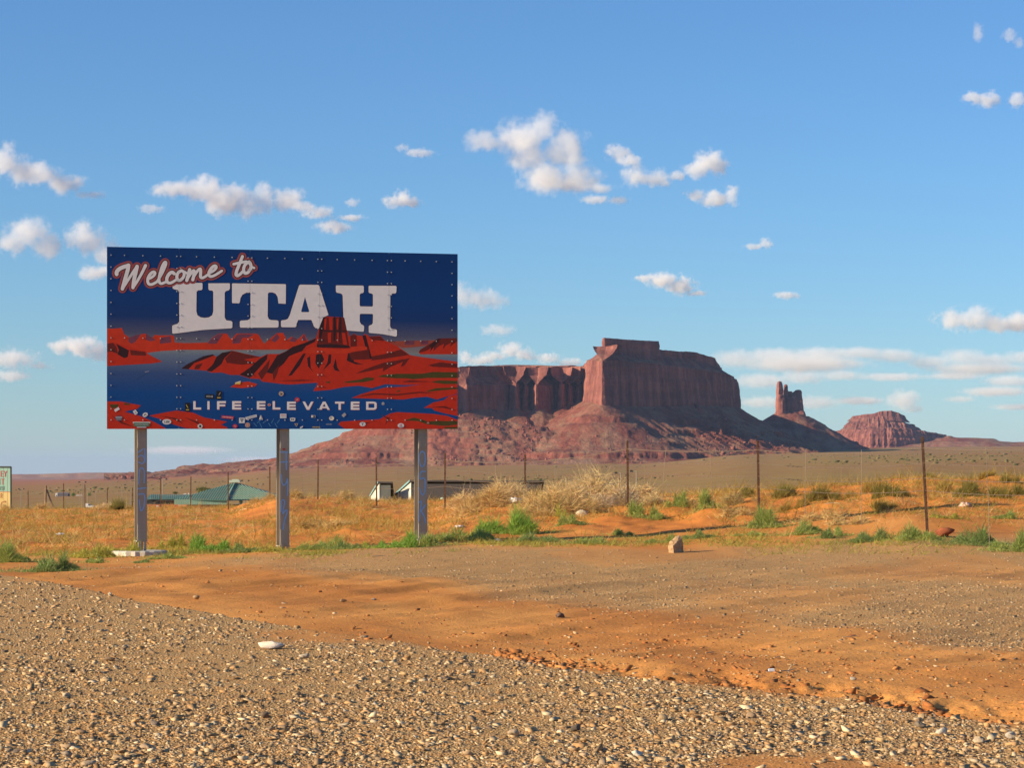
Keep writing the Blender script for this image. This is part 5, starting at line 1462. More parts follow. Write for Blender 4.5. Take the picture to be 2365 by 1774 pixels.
def scatter_stones(name, n, sampler, size, label=None, pal=None):
    X, Y = sampler(n)
    n = len(X)
    R = size(n, X, Y)
    Z = Gxy(X, Y)
    yaw = RNG.uniform(0, 2 * math.pi, n)
    til = RNG.normal(0, .25, n)
    pick = RNG.integers(0, len(PROTO), n)
    P = np.stack(PROTO)[pick]                                     # n, 12, 3
    c, s = np.cos(yaw)[:, None], np.sin(yaw)[:, None]
    x, y, z = P[..., 0], P[..., 1], P[..., 2]
    z2 = z + x * til[:, None]
    Q = np.stack([x * c - y * s, x * s + y * c, z2], -1) * R[:, None, None]
    Q[..., 0] += X[:, None]; Q[..., 1] += Y[:, None]; Q[..., 2] += (Z + R * RNG.uniform(-.12, .2, n))[:, None]
    nv = P.shape[1]
    Fc = (CUBE_F[None] + (np.arange(n) * nv)[:, None, None]).reshape(-1, 3)
    pl = STCOL if pal is None else np.array(pal)
    col = pl[RNG.integers(0, len(pl), n)] * RNG.uniform(.72, 1.15, n)[:, None]
    col = np.repeat(col, nv, 0)
    o = mk(name, Q.reshape(-1, 3), Fc, STONE, col=col)
    return tag(o, label, kind='stuff')
STONE = attr_mat('stone', 0.9, var=0.3, scale=90)

def samp_main(n):
    d = 1 / RNG.uniform(1 / 40.0, 1 / 10.5, n)
    px = RNG.uniform(-420, 2780, n)
    X, Y = (px - CX) * d / F, d
    g1, _ = masks(X, Y)
    k = RNG.uniform(0, 1, n) < g1 ** 1.5 * np.clip(.88 + .9 * fbm(X * .8, Y * .35, 4, 71), .3, 1)
    return X[k], Y[k]
def size_main(n, X, Y):
    return np.clip(RNG.lognormal(math.log(.0069), .68, n) * (Y / 15) ** .42, .0034 * Y / 13, .034)
scatter_stones('gravel', 140000, samp_main, size_main, 'tan and grey road gravel covering the shoulder in front')
def samp_lot(n):
    d = 1 / RNG.uniform(1 / 48.0, 1 / 20.0, n)
    px = RNG.uniform(-300, 2700, n)
    X, Y = (px - CX) * d / F, d
    _, g2 = masks(X, Y)
    k = RNG.uniform(0, 1, n) < g2
    return X[k], Y[k]
scatter_stones('gravel', 46000, samp_lot, lambda n, X, Y: np.clip(RNG.lognormal(math.log(.0105), .4, n), .006, .03), 'fine grey gravel spread over the lot behind the sand', [(.44, .285, .14), (.36, .235, .12), (.52, .35, .18), (.28, .19, .11), (.48, .27, .12), (.58, .43, .26)])
def samp_sand(n):
    d = 1 / RNG.uniform(1 / 52.0, 1 / 13.0, n)
    px = RNG.uniform(-300, 2700, n)
    X, Y = (px - CX) * d / F, d
    g1, g2 = masks(X, Y)
    k = (g1 + g2 < .35) & (RNG.uniform(0, 1, n) < np.clip(.25 + fbm(X * .6, Y * .3, 3, 60), 0.04, 1))
    return X[k], Y[k]
scatter_stones('pebbles', 9000, samp_sand, lambda n, X, Y: np.clip(RNG.lognormal(math.log(.010), .45, n), .005, .035), 'scattered pebbles on the bare sand')

scatter_stones('dirt_clods', 16000, samp_sand, lambda n, X, Y: np.clip(RNG.lognormal(math.log(.011), .5, n), .005, .045), 'crumbled orange dirt clods on the bare sand', [(.52, .21, .065), (.44, .165, .05), (.60, .27, .09), (.38, .14, .045)])

def samp_foot(n):
    px = RNG.uniform(1150, 2700, n); d = road_edge(px) + np.abs(RNG.normal(.5, .7, n)) - .1
    X, Y = (px - CX) * d / F, d
    k = fbm(X * 1.5, Y * .6, 3, 66) + .3 * RNG.uniform(-1, 1, n) > .05
    return X[k], Y[k]
scatter_stones('dirt_clods', 3600, samp_foot, lambda n, X, Y: np.clip(RNG.lognormal(math.log(.016), .6, n), .006, .06), 'broken orange dirt crust along the foot of the gravel', [(.50, .20, .06), (.42, .155, .045), (.58, .25, .08)])

# larger loose stones, each its own object
big_cols = [(.42, .29, .155), (.48, .35, .20), (.32, .21, .12), (.52, .40, .25), (.24, .175, .12), (.46, .27, .13)]
big_m = [mottled('loose_stone', tuple(c), tuple(x * .7 for x in c), 30, .9, bump=.4, bscale=120) for c in big_cols]
big_me = []
for k in range(10):
    me_o = mk('loose_stone', rough_stone(RNG, IV2, (.45, .8), .12, True), IF2, big_m[k % 6])
    big_me.append(me_o.data); bpy.data.objects.remove(me_o)
TONE = ['tan', 'buff', 'brown', 'pale sandy', 'dark', 'rust brown']
PLACE = ['at the left edge', 'left of the large pinkish stone', 'below the large pinkish stone', 'in the middle', 'right of the middle', 'towards the right end', 'at the right edge']
n_big = 0
while n_big < 130:
    d = 1 / RNG.uniform(1 / 24.0, 1 / 12.3)
    px = RNG.uniform(-60, 2430)
    X, Y = (px - CX) * d / F, d
    g1, _ = masks(np.array([X]), np.array([Y]))
    if RNG.uniform() > g1[0] ** 2 or g1[0] < .6: continue
    o = bpy.data.objects.new('loose_stone', big_me[n_big % 10]); C.objects.link(o)
    r = float(np.clip(RNG.lognormal(math.log(.028), .28) * (d / 14) ** .5, .02, .055))
    o.location = (X, Y, float(Gxy(X, Y)) + r * .15)
    o.scale = (r, r * RNG.uniform(.7, 1.1), r * RNG.uniform(.7, 1.0))
    o.rotation_euler = (RNG.normal(0, .25), RNG.normal(0, .25), RNG.uniform(0, 6.28))
    pl = PLACE[int(np.searchsorted([190, 560, 860, 1250, 1650, 2080], px))]
    row = 'front' if d < 13.6 else ('second' if d < 16 else 'rear')
    tag(o, 'loose %s stone in the %s gravel rows, %s' % (TONE[(n_big % 10) % 6], row, pl), 'stone', 'loose stones among the shoulder gravel')
    n_big += 1

def stone(name, label, px, py, wpx, hpx, col, flat=None, seed=0, cat='stone', yaw=None, bump=.6):
    """a single stone read from the photo: centre bottom pixel and size in pixels"""
    g = hit(px, py)
    k = g[1] / F
    rng = np.random.default_rng(1000 + seed)
    v, f = ico(2)
    p = rough_stone(rng, v, (.9, 1.0), .16, True) + .08 * rng.normal(size=(len(v), 3))
    p /= np.abs(p).max(0)
    w, h = wpx * k / 2, hpx * k / 2
    p = p * np.array([w, w * .8, h])
    a_ = rng.uniform(-.4, .4) if yaw is None else yaw
    x = p[:, 0] * math.cos(a_) - p[:, 1] * math.sin(a_); y = p[:, 0] * math.sin(a_) + p[:, 1] * math.cos(a_)
    P = np.stack([x + g[0], y + g[1] + w * .6, p[:, 2] + g[2] + h * .86], 1)
    o = mk(name, P, f, mottled('rock_' + str(seed), col, tuple(c * .6 for c in col), 14, .9, bump=bump, bscale=50))
    return tag(o, label, cat)
# the block beside the lot: near edge in the middle, sunlit left face and top, shaded right face
g = hit(1563, 1278)
k_ = g[1] / F
bm = bmesh.new()
for x, y, dd in ((1556, 1280, 0), (1546, 1279, .12), (1583, 1280, .27), (1574, 1280, .44), (1550, 1280, .36), (1554.5, 1262, .01), (1544.5, 1261, .12), (1547, 1255, .16), (1553, 1249, .20),
                 (1564, 1241, .26), (1571, 1239.5, .27), (1577, 1245, .24), (1579, 1258, .25), (1582, 1268, .26), (1564, 1254, .09), (1552, 1252, .33), (1573, 1246, .40)):
    bm.verts.new((g[0] + (x - 1563) * k_, g[1] + dd, g[2] + (1278.5 - y) * k_))
bmesh.ops.convex_hull(bm, input=bm.verts[:])
bmesh.ops.delete(bm, geom=[v for v in bm.verts if not v.link_faces], context='VERTS')
bmesh.ops.recalc_face_normals(bm, faces=bm.faces[:])
me = bpy.data.meshes.new('rock'); bm.to_mesh(me); bm.free()
me.materials.append(mottled('sandstone_block', (.50, .34, .19), (.33, .185, .08), 16, .9, bump=1.0, bscale=30))
rock = bpy.data.objects.new('rock', me); C.objects.link(rock)
sub = rock.modifiers.new('sub', 'SUBSURF'); sub.subdivision_type = 'SIMPLE'; sub.levels = sub.render_levels = 4
tx = bpy.data.textures.new('rock_noise', 'CLOUDS'); tx.noise_scale = .09
dm = rock.modifiers.new('disp', 'DISPLACE'); dm.texture = tx; dm.strength = .05; dm.texture_coords = 'GLOBAL'
tag(rock, 'upright squarish tan rock standing alone on the lot, casting a long shadow', 'rock')

for i_, a_ in enumerate((
    ('stone', 'large pale pinkish flat stone on the gravel, brightest of the loose stones', 628, 1502, 58, 24, (.86, .71, .58), 11, -0.5),
    ('stone', 'small pale flat stone just right of the large pale pinkish stone', 702, 1522, 26, 12, (.56, .47, .35), 12, 0.2),
    ('stone', 'round brown stone lying on the sand, like a ball', 452, 1386, 18, 15, (.46, .29, .14), 13, 0),
    ('stone', 'small pale stone on the sand left of the round brown stone', 254, 1375, 12, 8, (.6, .5, .34), 14, 0),
    ('stone', 'brown oval stone on bright sand below the middle sign post', 793, 1392, 19, 10, (.40, .27, .15), 15, 0),
    ('stone', 'grey stone on bright sand, right of the brown oval stone', 863, 1388, 13, 7, (.34, .28, .22), 16, 0),
    ('stone', 'dark grey clod with a reddish heap of earth at its left side', 1292, 1429, 26, 14, (.16, .10, .07), 17, 0),
    ('stone', 'smooth grey stone in the sand near the shallow wheel ruts', 1972, 1573, 17, 10, (.40, .34, .26), 18, 0),
    ('stone', 'pale orange pebble near the white scrap of paper', 1751, 1567, 8, 8, (.68, .47, .25), 19, 0),
    ('stone', 'dark stone with an earthy clod on the gravel at left', 250, 1530, 34, 14, (.24, .16, .10), 20, 0),
    ('stone', 'tan wedge stone lying low on the gravel near the left stones', 170, 1640, 22, 17, (.42, .30, .19), 21, 0),
    ('stone', 'orange upright pebble in the middle of the gravel', 1084, 1688, 14, 14, (.56, .32, .12), 22, 0),
    ('stone', 'broad tan angular stone, low in the middle of the gravel', 1186, 1702, 30, 17, (.52, .38, .24), 23, 0),
    ('stone', 'dark block of stone on the gravel right of centre', 1330, 1692, 26, 20, (.15, .115, .085), 24, 0),  # dark brown all over, from its base colour
    ('stone', 'white rounded stone at the foot of the gravel, right of centre', 1472, 1752, 28, 18, (.66, .58, .46), 25, 0),
    ('stone', 'round tan cobble at lower right beyond the bottom edge', 2085, 1746, 24, 19, (.50, .36, .22), 26, 0),
    ('stone', 'white block stone on the gravel edge at right', 2177, 1700, 32, 21, (.64, .55, .42), 27, 0),
    ('stone', 'grey white stone with a dark flank at the right edge', 2337, 1710, 28, 20, (.50, .43, .34), 28, 0),
    ('stone', 'long tan slab stone in front of the grey white stone', 2266, 1718, 38, 16, (.56, .42, .27), 29, 0),
    ('stone', 'dark stone sitting on the gravel edge at right', 2128, 1683, 30, 17, (.22, .17, .12), 30, 0),
    ('stone', 'brown grey cobble at the lower left corner', 152, 1752, 30, 17, (.36, .27, .19), 31, 0),
    ('stone', 'tan flat cobble on the bottom edge at left', 200, 1771, 42, 14, (.50, .36, .22), 32, 0),
    ('stone', 'dark brown stone leaning in the gravel left of centre', 612, 1660, 22, 20, (.20, .135, .085), 33, 0),
    ('stone', 'pale stone on the bank beside the tallest dry bush', 1345, 1194, 34, 20, (.60, .50, .34), 34, -.5),
    ('stone', 'reddish brown clod of earth among green plants at right', 2185, 1243, 46, 26, (.30, .085, .035), 35, 0))):
    stone(a_[0], a_[1], a_[2], a_[3], a_[4], a_[5], a_[6], seed=a_[7], yaw=a_[8])

# ------------------------------------------------------------------ plants
BLADE = attr_mat('leaf_blades', 0.75, trans=0.42, var=0.2, scale=20, spec=.15)
TWIG = attr_mat('dry_twigs', 0.85, trans=0.1, var=0.2, scale=30, spec=.15)
def blades(base, dirs, length, width, bend, cols, seg=2):
    """thin tapering strips; base n,3, dirs n,3 unit; returns V, F, col"""
    n = len(base)
    side = np.cross(dirs, np.array([0, 1.0, 0]) + .35 * RNG.normal(size=(n, 3)))
    side /= np.linalg.norm(side, axis=1)[:, None] + 1e-9
    pts = []
    for k in range(seg + 1):
        f = k / seg
        c = base + dirs * (length * f)[:, None] + bend * (f * f)
        w = width * (1 - .85 * f)
        pts.append(c - side * w[:, None] / 2); pts.append(c + side * w[:, None] / 2)
    V = np.stack(pts, 1).reshape(-1, 3)
    if seg == 1:
        V = np.stack(pts[:2] + [(pts[2] + pts[3]) / 2], 1).reshape(-1, 3)
        return V, np.arange(3 * n).reshape(-1, 3), np.repeat(cols, 3, 0)
    m = 2 * (seg + 1)
    q = np.array([[2 * k, 2 * k + 1, 2 * k + 3, 2 * k + 2] for k in range(seg)])
    Fc = (q[None] + (np.arange(n) * m)[:, None, None]).reshape(-1, 4)
    return V, Fc, np.repeat(cols, m, 0)
def vary(c, n, a=.25):
    c = np.array(c)
    out = c[None] * RNG.uniform(1 - a, 1 + a, (n, 1)) * RNG.uniform(.92, 1.08, (n, 3))
    return out

def plant(name, label, cat, px, py, wpx, hpx, cols, kind='green', n=None, group=None, dens=1.0):
    g = hit(px, py)
    k = g[1] / F
    w, h = wpx * k * 1.06, hpx * k * (1.12 if kind == 'dry' else 1.38 if kind == 'green' else 1.3)
    n = int((n or max(400, min(4200, wpx * hpx * .85))) * dens)
    dp = max(.45 * w, .35)
    lob = max(4, int(wpx / 13))
    # uneven heads within the clump
    lx = RNG.uniform(-.46, .46, lob) * w; ly = RNG.uniform(0, 1, lob) * dp; lr = RNG.uniform(.07, .26, lob) * w; lh = RNG.uniform(.3, 1.0, lob) * (1 - .5 * np.abs(lx / (.46 * w)) ** 2)
    lh[RNG.integers(0, lob)] = 1.0
    li = RNG.integers(0, lob, n)
    a_, r_ = RNG.uniform(0, 2 * math.pi, n), np.sqrt(RNG.uniform(0, 1, n))
    X = g[0] + lx[li] + lr[li] * r_ * np.cos(a_) * .8
    Y = g[1] + ly[li] + lr[li] * r_ * np.sin(a_) * .5
    H = h * lh[li] * (1 - .55 * r_ ** 2) * RNG.uniform(.55, 1.08, n)
    out_ = RNG.uniform(0, 1, n) < (.22 if kind == 'green' else .08)
    X = np.where(out_, g[0] + RNG.normal(0, .42, n) * w, X); Y = np.where(out_, g[1] + RNG.uniform(-.1, 1.1, n) * dp, Y); H = np.where(out_, H * RNG.uniform(.2, .6, n), H)
    th = thing(name, label, cat, (g[0], g[1] + dp / 2, g[2]), group)
    Z = Gxy(X, Y)
    if kind == 'green':
        # leafy sprays carried at all heights
        up = RNG.uniform(0, 1, n) ** .8 * .72
        base = np.stack([X, Y, Z + H * up * .85], 1)
        d = np.stack([.55 * np.cos(a_) * r_ + .35 * RNG.normal(size=n), .35 * np.sin(a_) * r_ + .3 * RNG.normal(size=n), RNG.uniform(.45, 1.1, n)], 1)
        d /= np.linalg.norm(d, axis=1)[:, None]
        L = np.clip(H * RNG.uniform(.28, .6, n), .06, .34)
        W = np.clip(RNG.uniform(.007, .014, n), .005, .03) * (g[1] / 46) ** .5
        c = vary(cols[0], n); m_ = RNG.uniform(0, 1, n) < .35; c[m_] = vary(cols[1], int(m_.sum()))
        V, Fc, cc = blades(base, d, L, W, np.array([0.01, 0, -.02]), c)
        mk('foliage', V, Fc, BLADE, th, col=cc)
        ns_ = max(40, n // 14)
        s_ = RNG.integers(0, n, ns_)
        b0 = np.stack([X[s_] * .7 + g[0] * .3 + 0, Y[s_], Z[s_] - .03], 1)
        d = np.stack([X[s_] - b0[:, 0], RNG.normal(0, .05, ns_), H[s_] * .8], 1); L = np.linalg.norm(d, axis=1); d /= L[:, None]
        V, Fc, cc = blades(b0, d, L, np.full(ns_, .010), np.zeros(3), vary(np.array(cols[1]) * .8, ns_), 1)
        mk('stems', V, Fc, BLADE, th, col=cc)
    elif kind == 'tuft':
        base = np.stack([X, Y, Z - .01], 1)
        d = np.stack([.45 * np.cos(a_) * r_ + .22 * RNG.normal(size=n), .3 * np.sin(a_) * r_ + .2 * RNG.normal(size=n), RNG.uniform(.7, 1.1, n)], 1)
        d /= np.linalg.norm(d, axis=1)[:, None]
        c = vary(cols[0], n); m_ = RNG.uniform(0, 1, n) < .4; c[m_] = vary(cols[1], int(m_.sum()))
        V, Fc, cc = blades(base, d, H, RNG.uniform(.008, .016, n) * (g[1] / 50) ** .5, np.array([.04, 0, -.05]), c)
        mk('blades', V, Fc, BLADE, th, col=cc)
    else:
        # dry tangle: arching, kinked twigs
        base = np.stack([X, Y, Z + H * RNG.uniform(-.05, .75, n)], 1)
        d = np.stack([.8 * np.cos(a_) * r_ + .75 * RNG.normal(size=n), .5 * RNG.normal(size=n), RNG.uniform(-.15, 1.0, n)], 1)
        d /= np.linalg.norm(d, axis=1)[:, None]
        L = np.clip(h * RNG.uniform(.15, .5, n), .08, .6)
        c = vary(cols[0], n); m_ = RNG.uniform(0, 1, n) < .35; c[m_] = vary(cols[1], int(m_.sum()))
        V, Fc, cc = blades(base, d, L, RNG.uniform(.006, .014, n) * (g[1] / 55) ** .5, RNG.normal(size=(n, 3)) * .07 + [0, 0, -.03], c, 3)
        mk('twigs', V, Fc, TWIG, th, col=cc)
        ns_ = max(14, n // 40)
        s_ = RNG.integers(0, n, ns_)
        b0 = np.stack([g[0] + lx[li[s_]], Y[s_], Z[s_] - .02], 1)
        d = np.stack([.35 * RNG.normal(size=ns_), .2 * RNG.normal(size=ns_), np.ones(ns_)], 1); d /= np.linalg.norm(d, axis=1)[:, None]
        V, Fc, cc = blades(b0, d, H[s_] * 1.15 + .1, np.full(ns_, .016), np.array([.05, 0, 0]), vary(np.array(cols[1]) * .8, ns_), 3)
        mk('stems', V, Fc, TWIG, th, col=cc)
    return th
GR = ((.34, .42, .10), (.50, .52, .17)); GB = ((.26, .44, .07), (.38, .54, .12)); GY = ((.48, .46, .08), (.58, .50, .13)); GD = ((.25, .34, .10), (.36, .41, .15))
OL_ = ((.27, .24, .06), (.38, .31, .09)); DRY = ((.70, .48, .20), (.56, .36, .13)); PALE = ((.82, .62, .32), (.66, .46, .20)); YL = ((.50, .36, .09), (.40, .27, .07))
for a_ in (
    ('tall bright green shrub clump below the steel fence post, biggest green plant', 1172, 1236, 128, 72, GB), ('low green shrub spreading left of the biggest green clump', 1078, 1250, 130, 36, GR), ('low green mat right under the biggest green clump', 1232, 1254, 110, 24, GD),
    ('grey green clump at the left edge, cut by the frame', 14, 1300, 96, 48, GR), ('wide grey green clump at far left, nearest to the gravel', 100, 1322, 120, 44, GD), ('yellow green clump left of the concrete footing', 205, 1290, 92, 34, GY), ('long yellow green clump running up to the left sign post', 268, 1284, 96, 34, GY), ('small green tuft below the yellow green clump by the footing', 212, 1302, 42, 18, GR),
    ('small green sprig on the concrete footing at the post', 325, 1302, 34, 9, GD), ('green yellow shrub right of the left sign post', 396, 1268, 66, 34, GY), ('flat green tuft in front of the shrub right of the left post', 382, 1292, 72, 16, GR), ('full green shrub between the left and middle sign posts', 488, 1276, 84, 46, GB), ('darker low shrub joined to the full green shrub at its right', 552, 1278, 70, 26, GD), ('thin low tuft beside the middle sign post', 620, 1276, 46, 16, GY),
    ('low green shrub right of the middle sign post', 728, 1271, 104, 32, GR), ('low dark green tuft at the end of that shrub row', 798, 1270, 66, 22, GD), ('small green tuft left of the right sign post', 862, 1266, 52, 18, GY), ('green shrub touching the right sign post', 918, 1266, 84, 42, GB), ('low green shrub just right of the right sign post', 1004, 1262, 62, 30, GR),
    ('small yellow green shrub on the bank beside the pale stone', 1318, 1212, 68, 26, GR), ('thin green yellow stalks above the pale stone', 1298, 1200, 22, 32, GY), ('green shrub on the sand bank left of the grey pair', 1492, 1200, 66, 40, GR), ('upright blue green shrub on the bank crest, left of a pair', 1560, 1172, 44, 40, GR), ('upright blue green shrub on the bank crest, right of a pair', 1632, 1176, 52, 44, GR),
    ('dark green creeping plant right behind the upright rock', 1608, 1246, 78, 22, GD), ('sparse green creeper left of the upright rock', 1522, 1256, 62, 22, GR), ('flat green mat on the lot edge left of the lone rock', 1342, 1258, 92, 20, GR), ('little green tuft on red earth below the pale stone', 1432, 1238, 48, 18, GR), ('low tufts behind the right end of the rock shadow', 1735, 1240, 70, 12, GR),
    ('grey green shrub at the foot of the second fence post from the right', 1768, 1222, 70, 50, GR), ('trailing green shrub right of the post foot clump', 1842, 1238, 92, 32, GR), ('low green tuft in the row right of the post foot clump', 1904, 1246, 60, 26, GD),
    ('small green tuft between the two right fence posts', 1940, 1240, 48, 22, GR), ('round dark green shrub left of the rightmost post', 2018, 1252, 86, 32, GD), ('green shrub at the foot of the rightmost steel post', 2126, 1250, 84, 38, GR), ('wide green shrub row at right below the post', 2246, 1262, 118, 46, GD), ('green shrub cut by the right edge', 2342, 1276, 86, 54, GR), ('small bright green tuft on the bank right of the post', 2206, 1200, 34, 13, GY), ('small bright green tuft left of another one right of the post', 2172, 1198, 28, 10, GY), ('green shrub above the wide row at right', 2330, 1200, 54, 22, GR)):
    plant('shrub', a_[0], 'shrub', *a_[1:6], 'green', group='green plants along the lot edge and bank')
for a_ in (
    ('tallest pale dry bush, spiky against the red talus', 1376, 1150, 128, 86, PALE), ('broad dry bush sloping right from the tallest one', 1420, 1172, 70, 56, ((.60, .48, .32), (.45, .32, .18))), ('dense dry bush between the steel post and the tallest bush', 1272, 1188, 116, 76, DRY), ('dry bush left of the bright green clump by the dark shed', 1112, 1180, 96, 64, DRY), ('dry bush tangled in the wire behind the bright green clump', 1168, 1160, 80, 60, PALE), ('dry bush leaning on the third fence post from the right', 1462, 1158, 66, 48, PALE),
    ('low dry bush filling the gap left of the tallest pale bush', 1322, 1166, 84, 60, PALE), ('low straw bush right of the bright green clump', 1232, 1196, 70, 44, DRY), ('straw bush at the left end of the dry thicket', 1066, 1172, 56, 44, PALE), ('low straw bush below the tallest pale bush', 1352, 1186, 90, 40, DRY), ('straw bush right of the third fence post from the right', 1508, 1166, 60, 34, PALE), ('low straw brush left of the grey green post foot clump', 1700, 1196, 62, 28, DRY),
    ('straw brush in the right bay under the olive clumps', 1880, 1206, 90, 26, DRY), ('straw brush beside the long trailing shrub', 1960, 1214, 80, 24, DRY), ('dry brush on the crest above the middle sign post', 668, 1150, 56, 24, ((.60, .38, .13), (.48, .28, .09))), ('dry brush by the left foot of the green pyramid roof', 600, 1160, 60, 20, ((.60, .38, .13), (.48, .28, .09))),
    ('dry bush on the crest in front of the little grey shed', 786, 1152, 54, 28, DRY), ('dry brush heap with a dark hollow beneath it', 772, 1222, 62, 28, DRY), ('dry heap on the bank left of the dark hollow', 715, 1222, 64, 26, ((.52, .35, .13), (.42, .26, .09))), ('dry tumbled stalks left of the dense green shrub', 1060, 1200, 60, 30, DRY), ('dry stalks between the two upright blue green shrubs', 1598, 1170, 40, 26, DRY), ('dry stalks right of the upright blue green pair', 1682, 1170, 66, 36, ((.56, .42, .18), (.42, .29, .11))),
    ('tumbleweed at the foot of the double wooden posts', 92, 1176, 26, 22, DRY), ('dry stalks near the yellow billboard', 14, 1180, 26, 22, DRY), ('pale brush lying over the bow of the boat', 238, 1176, 30, 20, PALE)):
    plant('dry_bush', a_[0], 'bush', *a_[1:6], 'dry', group='dry bushes along the fence')
for a_ in (
    ('olive brown grass hummock left of the first sign post', 286, 1178, 60, 30, OL_), ('olive grass clump on the dune crest right of the second post', 1812, 1150, 66, 34, OL_), ('yellow grass clump on the dune in the middle of the right bay', 1900, 1158, 76, 40, OL_), ('dry grass clump low on the dune in the right bay', 1830, 1180, 62, 28, YL), ('yellow grass clump left of the rightmost post', 2066, 1146, 84, 44, OL_), ('orange grass clump lower on the dune left of the rightmost post', 2052, 1178, 62, 30, YL), ('tall yellow grass on the crest left of the rightmost post', 1986, 1146, 60, 36, YL),
    ('single grass tuft on the crest right of the rightmost post', 2153, 1106, 28, 18, OL_), ('dark olive grass clump on the dune right of the rightmost post', 2236, 1150, 70, 40, OL_), ('olive grass clump at the right end of the dune', 2296, 1152, 60, 32, OL_), ('yellow grass row along the crest at far right', 2270, 1108, 76, 22, YL), ('yellow grass on the crest at the right edge', 2346, 1116, 60, 24, OL_), ('brown grass clump under the crest by the dune hollow', 2180, 1136, 50, 30, YL), ('olive grass clump at the right edge below the crest', 2350, 1150, 54, 28, OL_),
    ('yellow grass patch left of the second post from the right', 1718, 1152, 50, 26, OL_)):
    plant('grass_clump', a_[0], 'grass', *a_[1:6], 'tuft', group='grass clumps on the dune')

# loose grass over the bank
def bank_grass(n):
    d = np.exp(RNG.uniform(math.log(47), math.log(158), n))
    px = RNG.uniform(-420, 2780, n)
    X, Y = (px - CX) * d / F, d
    m = fbm(X * .35, Y * .15, 4, 300)
    lim = np.where(px < 1000, -.24, np.where(px < 1650, -.06, -.26))
    k = (m > lim + .25 * RNG.uniform(-1, 1, n)) & (sstep(46.5, 54, Y + 2 * fbm(X * .4, Y * .3, 2, 301)) > RNG.uniform(0, 1, n))
    return X[k], Y[k]
X, Y = bank_grass(40000)
nb = 7
n = len(X) * nb
Xb = np.repeat(X, nb) + RNG.normal(0, .09, n); Yb = np.repeat(Y, nb) + RNG.normal(0, .12, n)
Zb = Gxy(Xb, Yb) - .01
d = np.stack([.55 * RNG.normal(size=n), .4 * RNG.normal(size=n), RNG.uniform(.25, 1, n)], 1); d /= np.linalg.norm(d, axis=1)[:, None]
hgt_ = np.repeat(RNG.lognormal(math.log(.17), .5, len(X)), nb) * RNG.uniform(.6, 1.3, n)
pal = np.array([(.60, .34, .08), (.56, .38, .10), (.44, .31, .06), (.68, .46, .18), (.40, .35, .07), (.44, .31, .07)])
ti = (fbm(X * .25 + 9, Y * .12, 3, 305) * 3.2 + np.where(CX + F * X / Y > 1600, 3.6, 2.5) + RNG.normal(0, .9, len(X))).astype(int) % 6
V, Fc, cc = blades(np.stack([Xb, Yb, Zb], 1), d, hgt_, RNG.uniform(.008, .016, n) * (Yb / 60) ** .6, np.array([.03, 0, -.04]), np.repeat(pal[ti], nb, 0) * RNG.uniform(.75, 1.2, (n, 1)), 1)
tag(mk('dry_grass', V, Fc, BLADE, col=cc), 'thin orange and straw grass scattered over the bank', kind='stuff')
# short green ground cover along the lot edge
n = 24000
px = RNG.uniform(-300, 2700, n); d_ = RNG.uniform(41, 56, n)
X, Y = (px - CX) * d_ / F, d_
edge = 46.5 + 1.3 * fbm(X * .35, np.zeros(n), 3, 310)
w_ = np.exp(-((Y - edge) / 2.2) ** 2) * sstep(-.02, .28, fbm(X * .3, Y * .25, 4, 311)) * np.where((px > 1250) & (px < 2000), .55, 1)
k = RNG.uniform(0, 1, n) < w_
X, Y = X[k], Y[k]; nb = 8; n = len(X) * nb
Xb = np.repeat(X, nb) + RNG.normal(0, .08, n); Yb = np.repeat(Y, nb) + RNG.normal(0, .10, n)
d = np.stack([.6 * RNG.normal(size=n), .4 * RNG.normal(size=n), RNG.uniform(.3, 1, n)], 1); d /= np.linalg.norm(d, axis=1)[:, None]
V, Fc, cc = blades(np.stack([Xb, Yb, Gxy(Xb, Yb) - .01], 1), d, RNG.uniform(.05, .19, n), RNG.uniform(.008, .014, n), np.array([.02, 0, -.02]), vary((.42, .38, .08), n, .4), 1)
tag(mk('green_weeds', V, Fc, BLADE, col=cc), 'short green weeds along the edge of the lot', kind='stuff')

# sagebrush dotted over the plain
n = 14000
d_ = np.exp(RNG.uniform(math.log(240), math.log(4200), n)); px = RNG.uniform(-600, 3000, n)
X, Y = (px - CX) * d_ / F, d_
k = fbm(X * .006, Y * .0016, 4, 320) + .22 * RNG.uniform(-1, 1, n) > np.where(px < 1000, .42, .16)
X, Y = X[k], Y[k]; n = len(X)
P = np.stack([rough_stone(RNG, IV, (.5, .7), 1.0) for _ in range(12)])[RNG.integers(0, 12, n)]
R = RNG.lognormal(math.log(.36), .5, n) * np.clip(Y / 900, .5, 2.2)
Q = P * R[:, None, None] * np.array([1.35, 1.0, 1.0])
Q[..., 0] += X[:, None]; Q[..., 1] += Y[:, None]; Q[..., 2] += (Gxy(X, Y) + R * .3)[:, None]
Fc = (IF[None] + (np.arange(n) * len(IV))[:, None, None]).reshape(-1, 3)
cb = np.array([(.13, .13, .055), (.20, .17, .07), (.10, .115, .05), (.26, .21, .09)])[RNG.integers(0, 4, n)]
tag(mk('sagebrush', Q.reshape(-1, 3), Fc, attr_mat('sagebrush', .95, var=.4, scale=3), col=np.repeat(cb, len(IV), 0)), 'dark low sagebrush dotted over the far plain', kind='stuff')

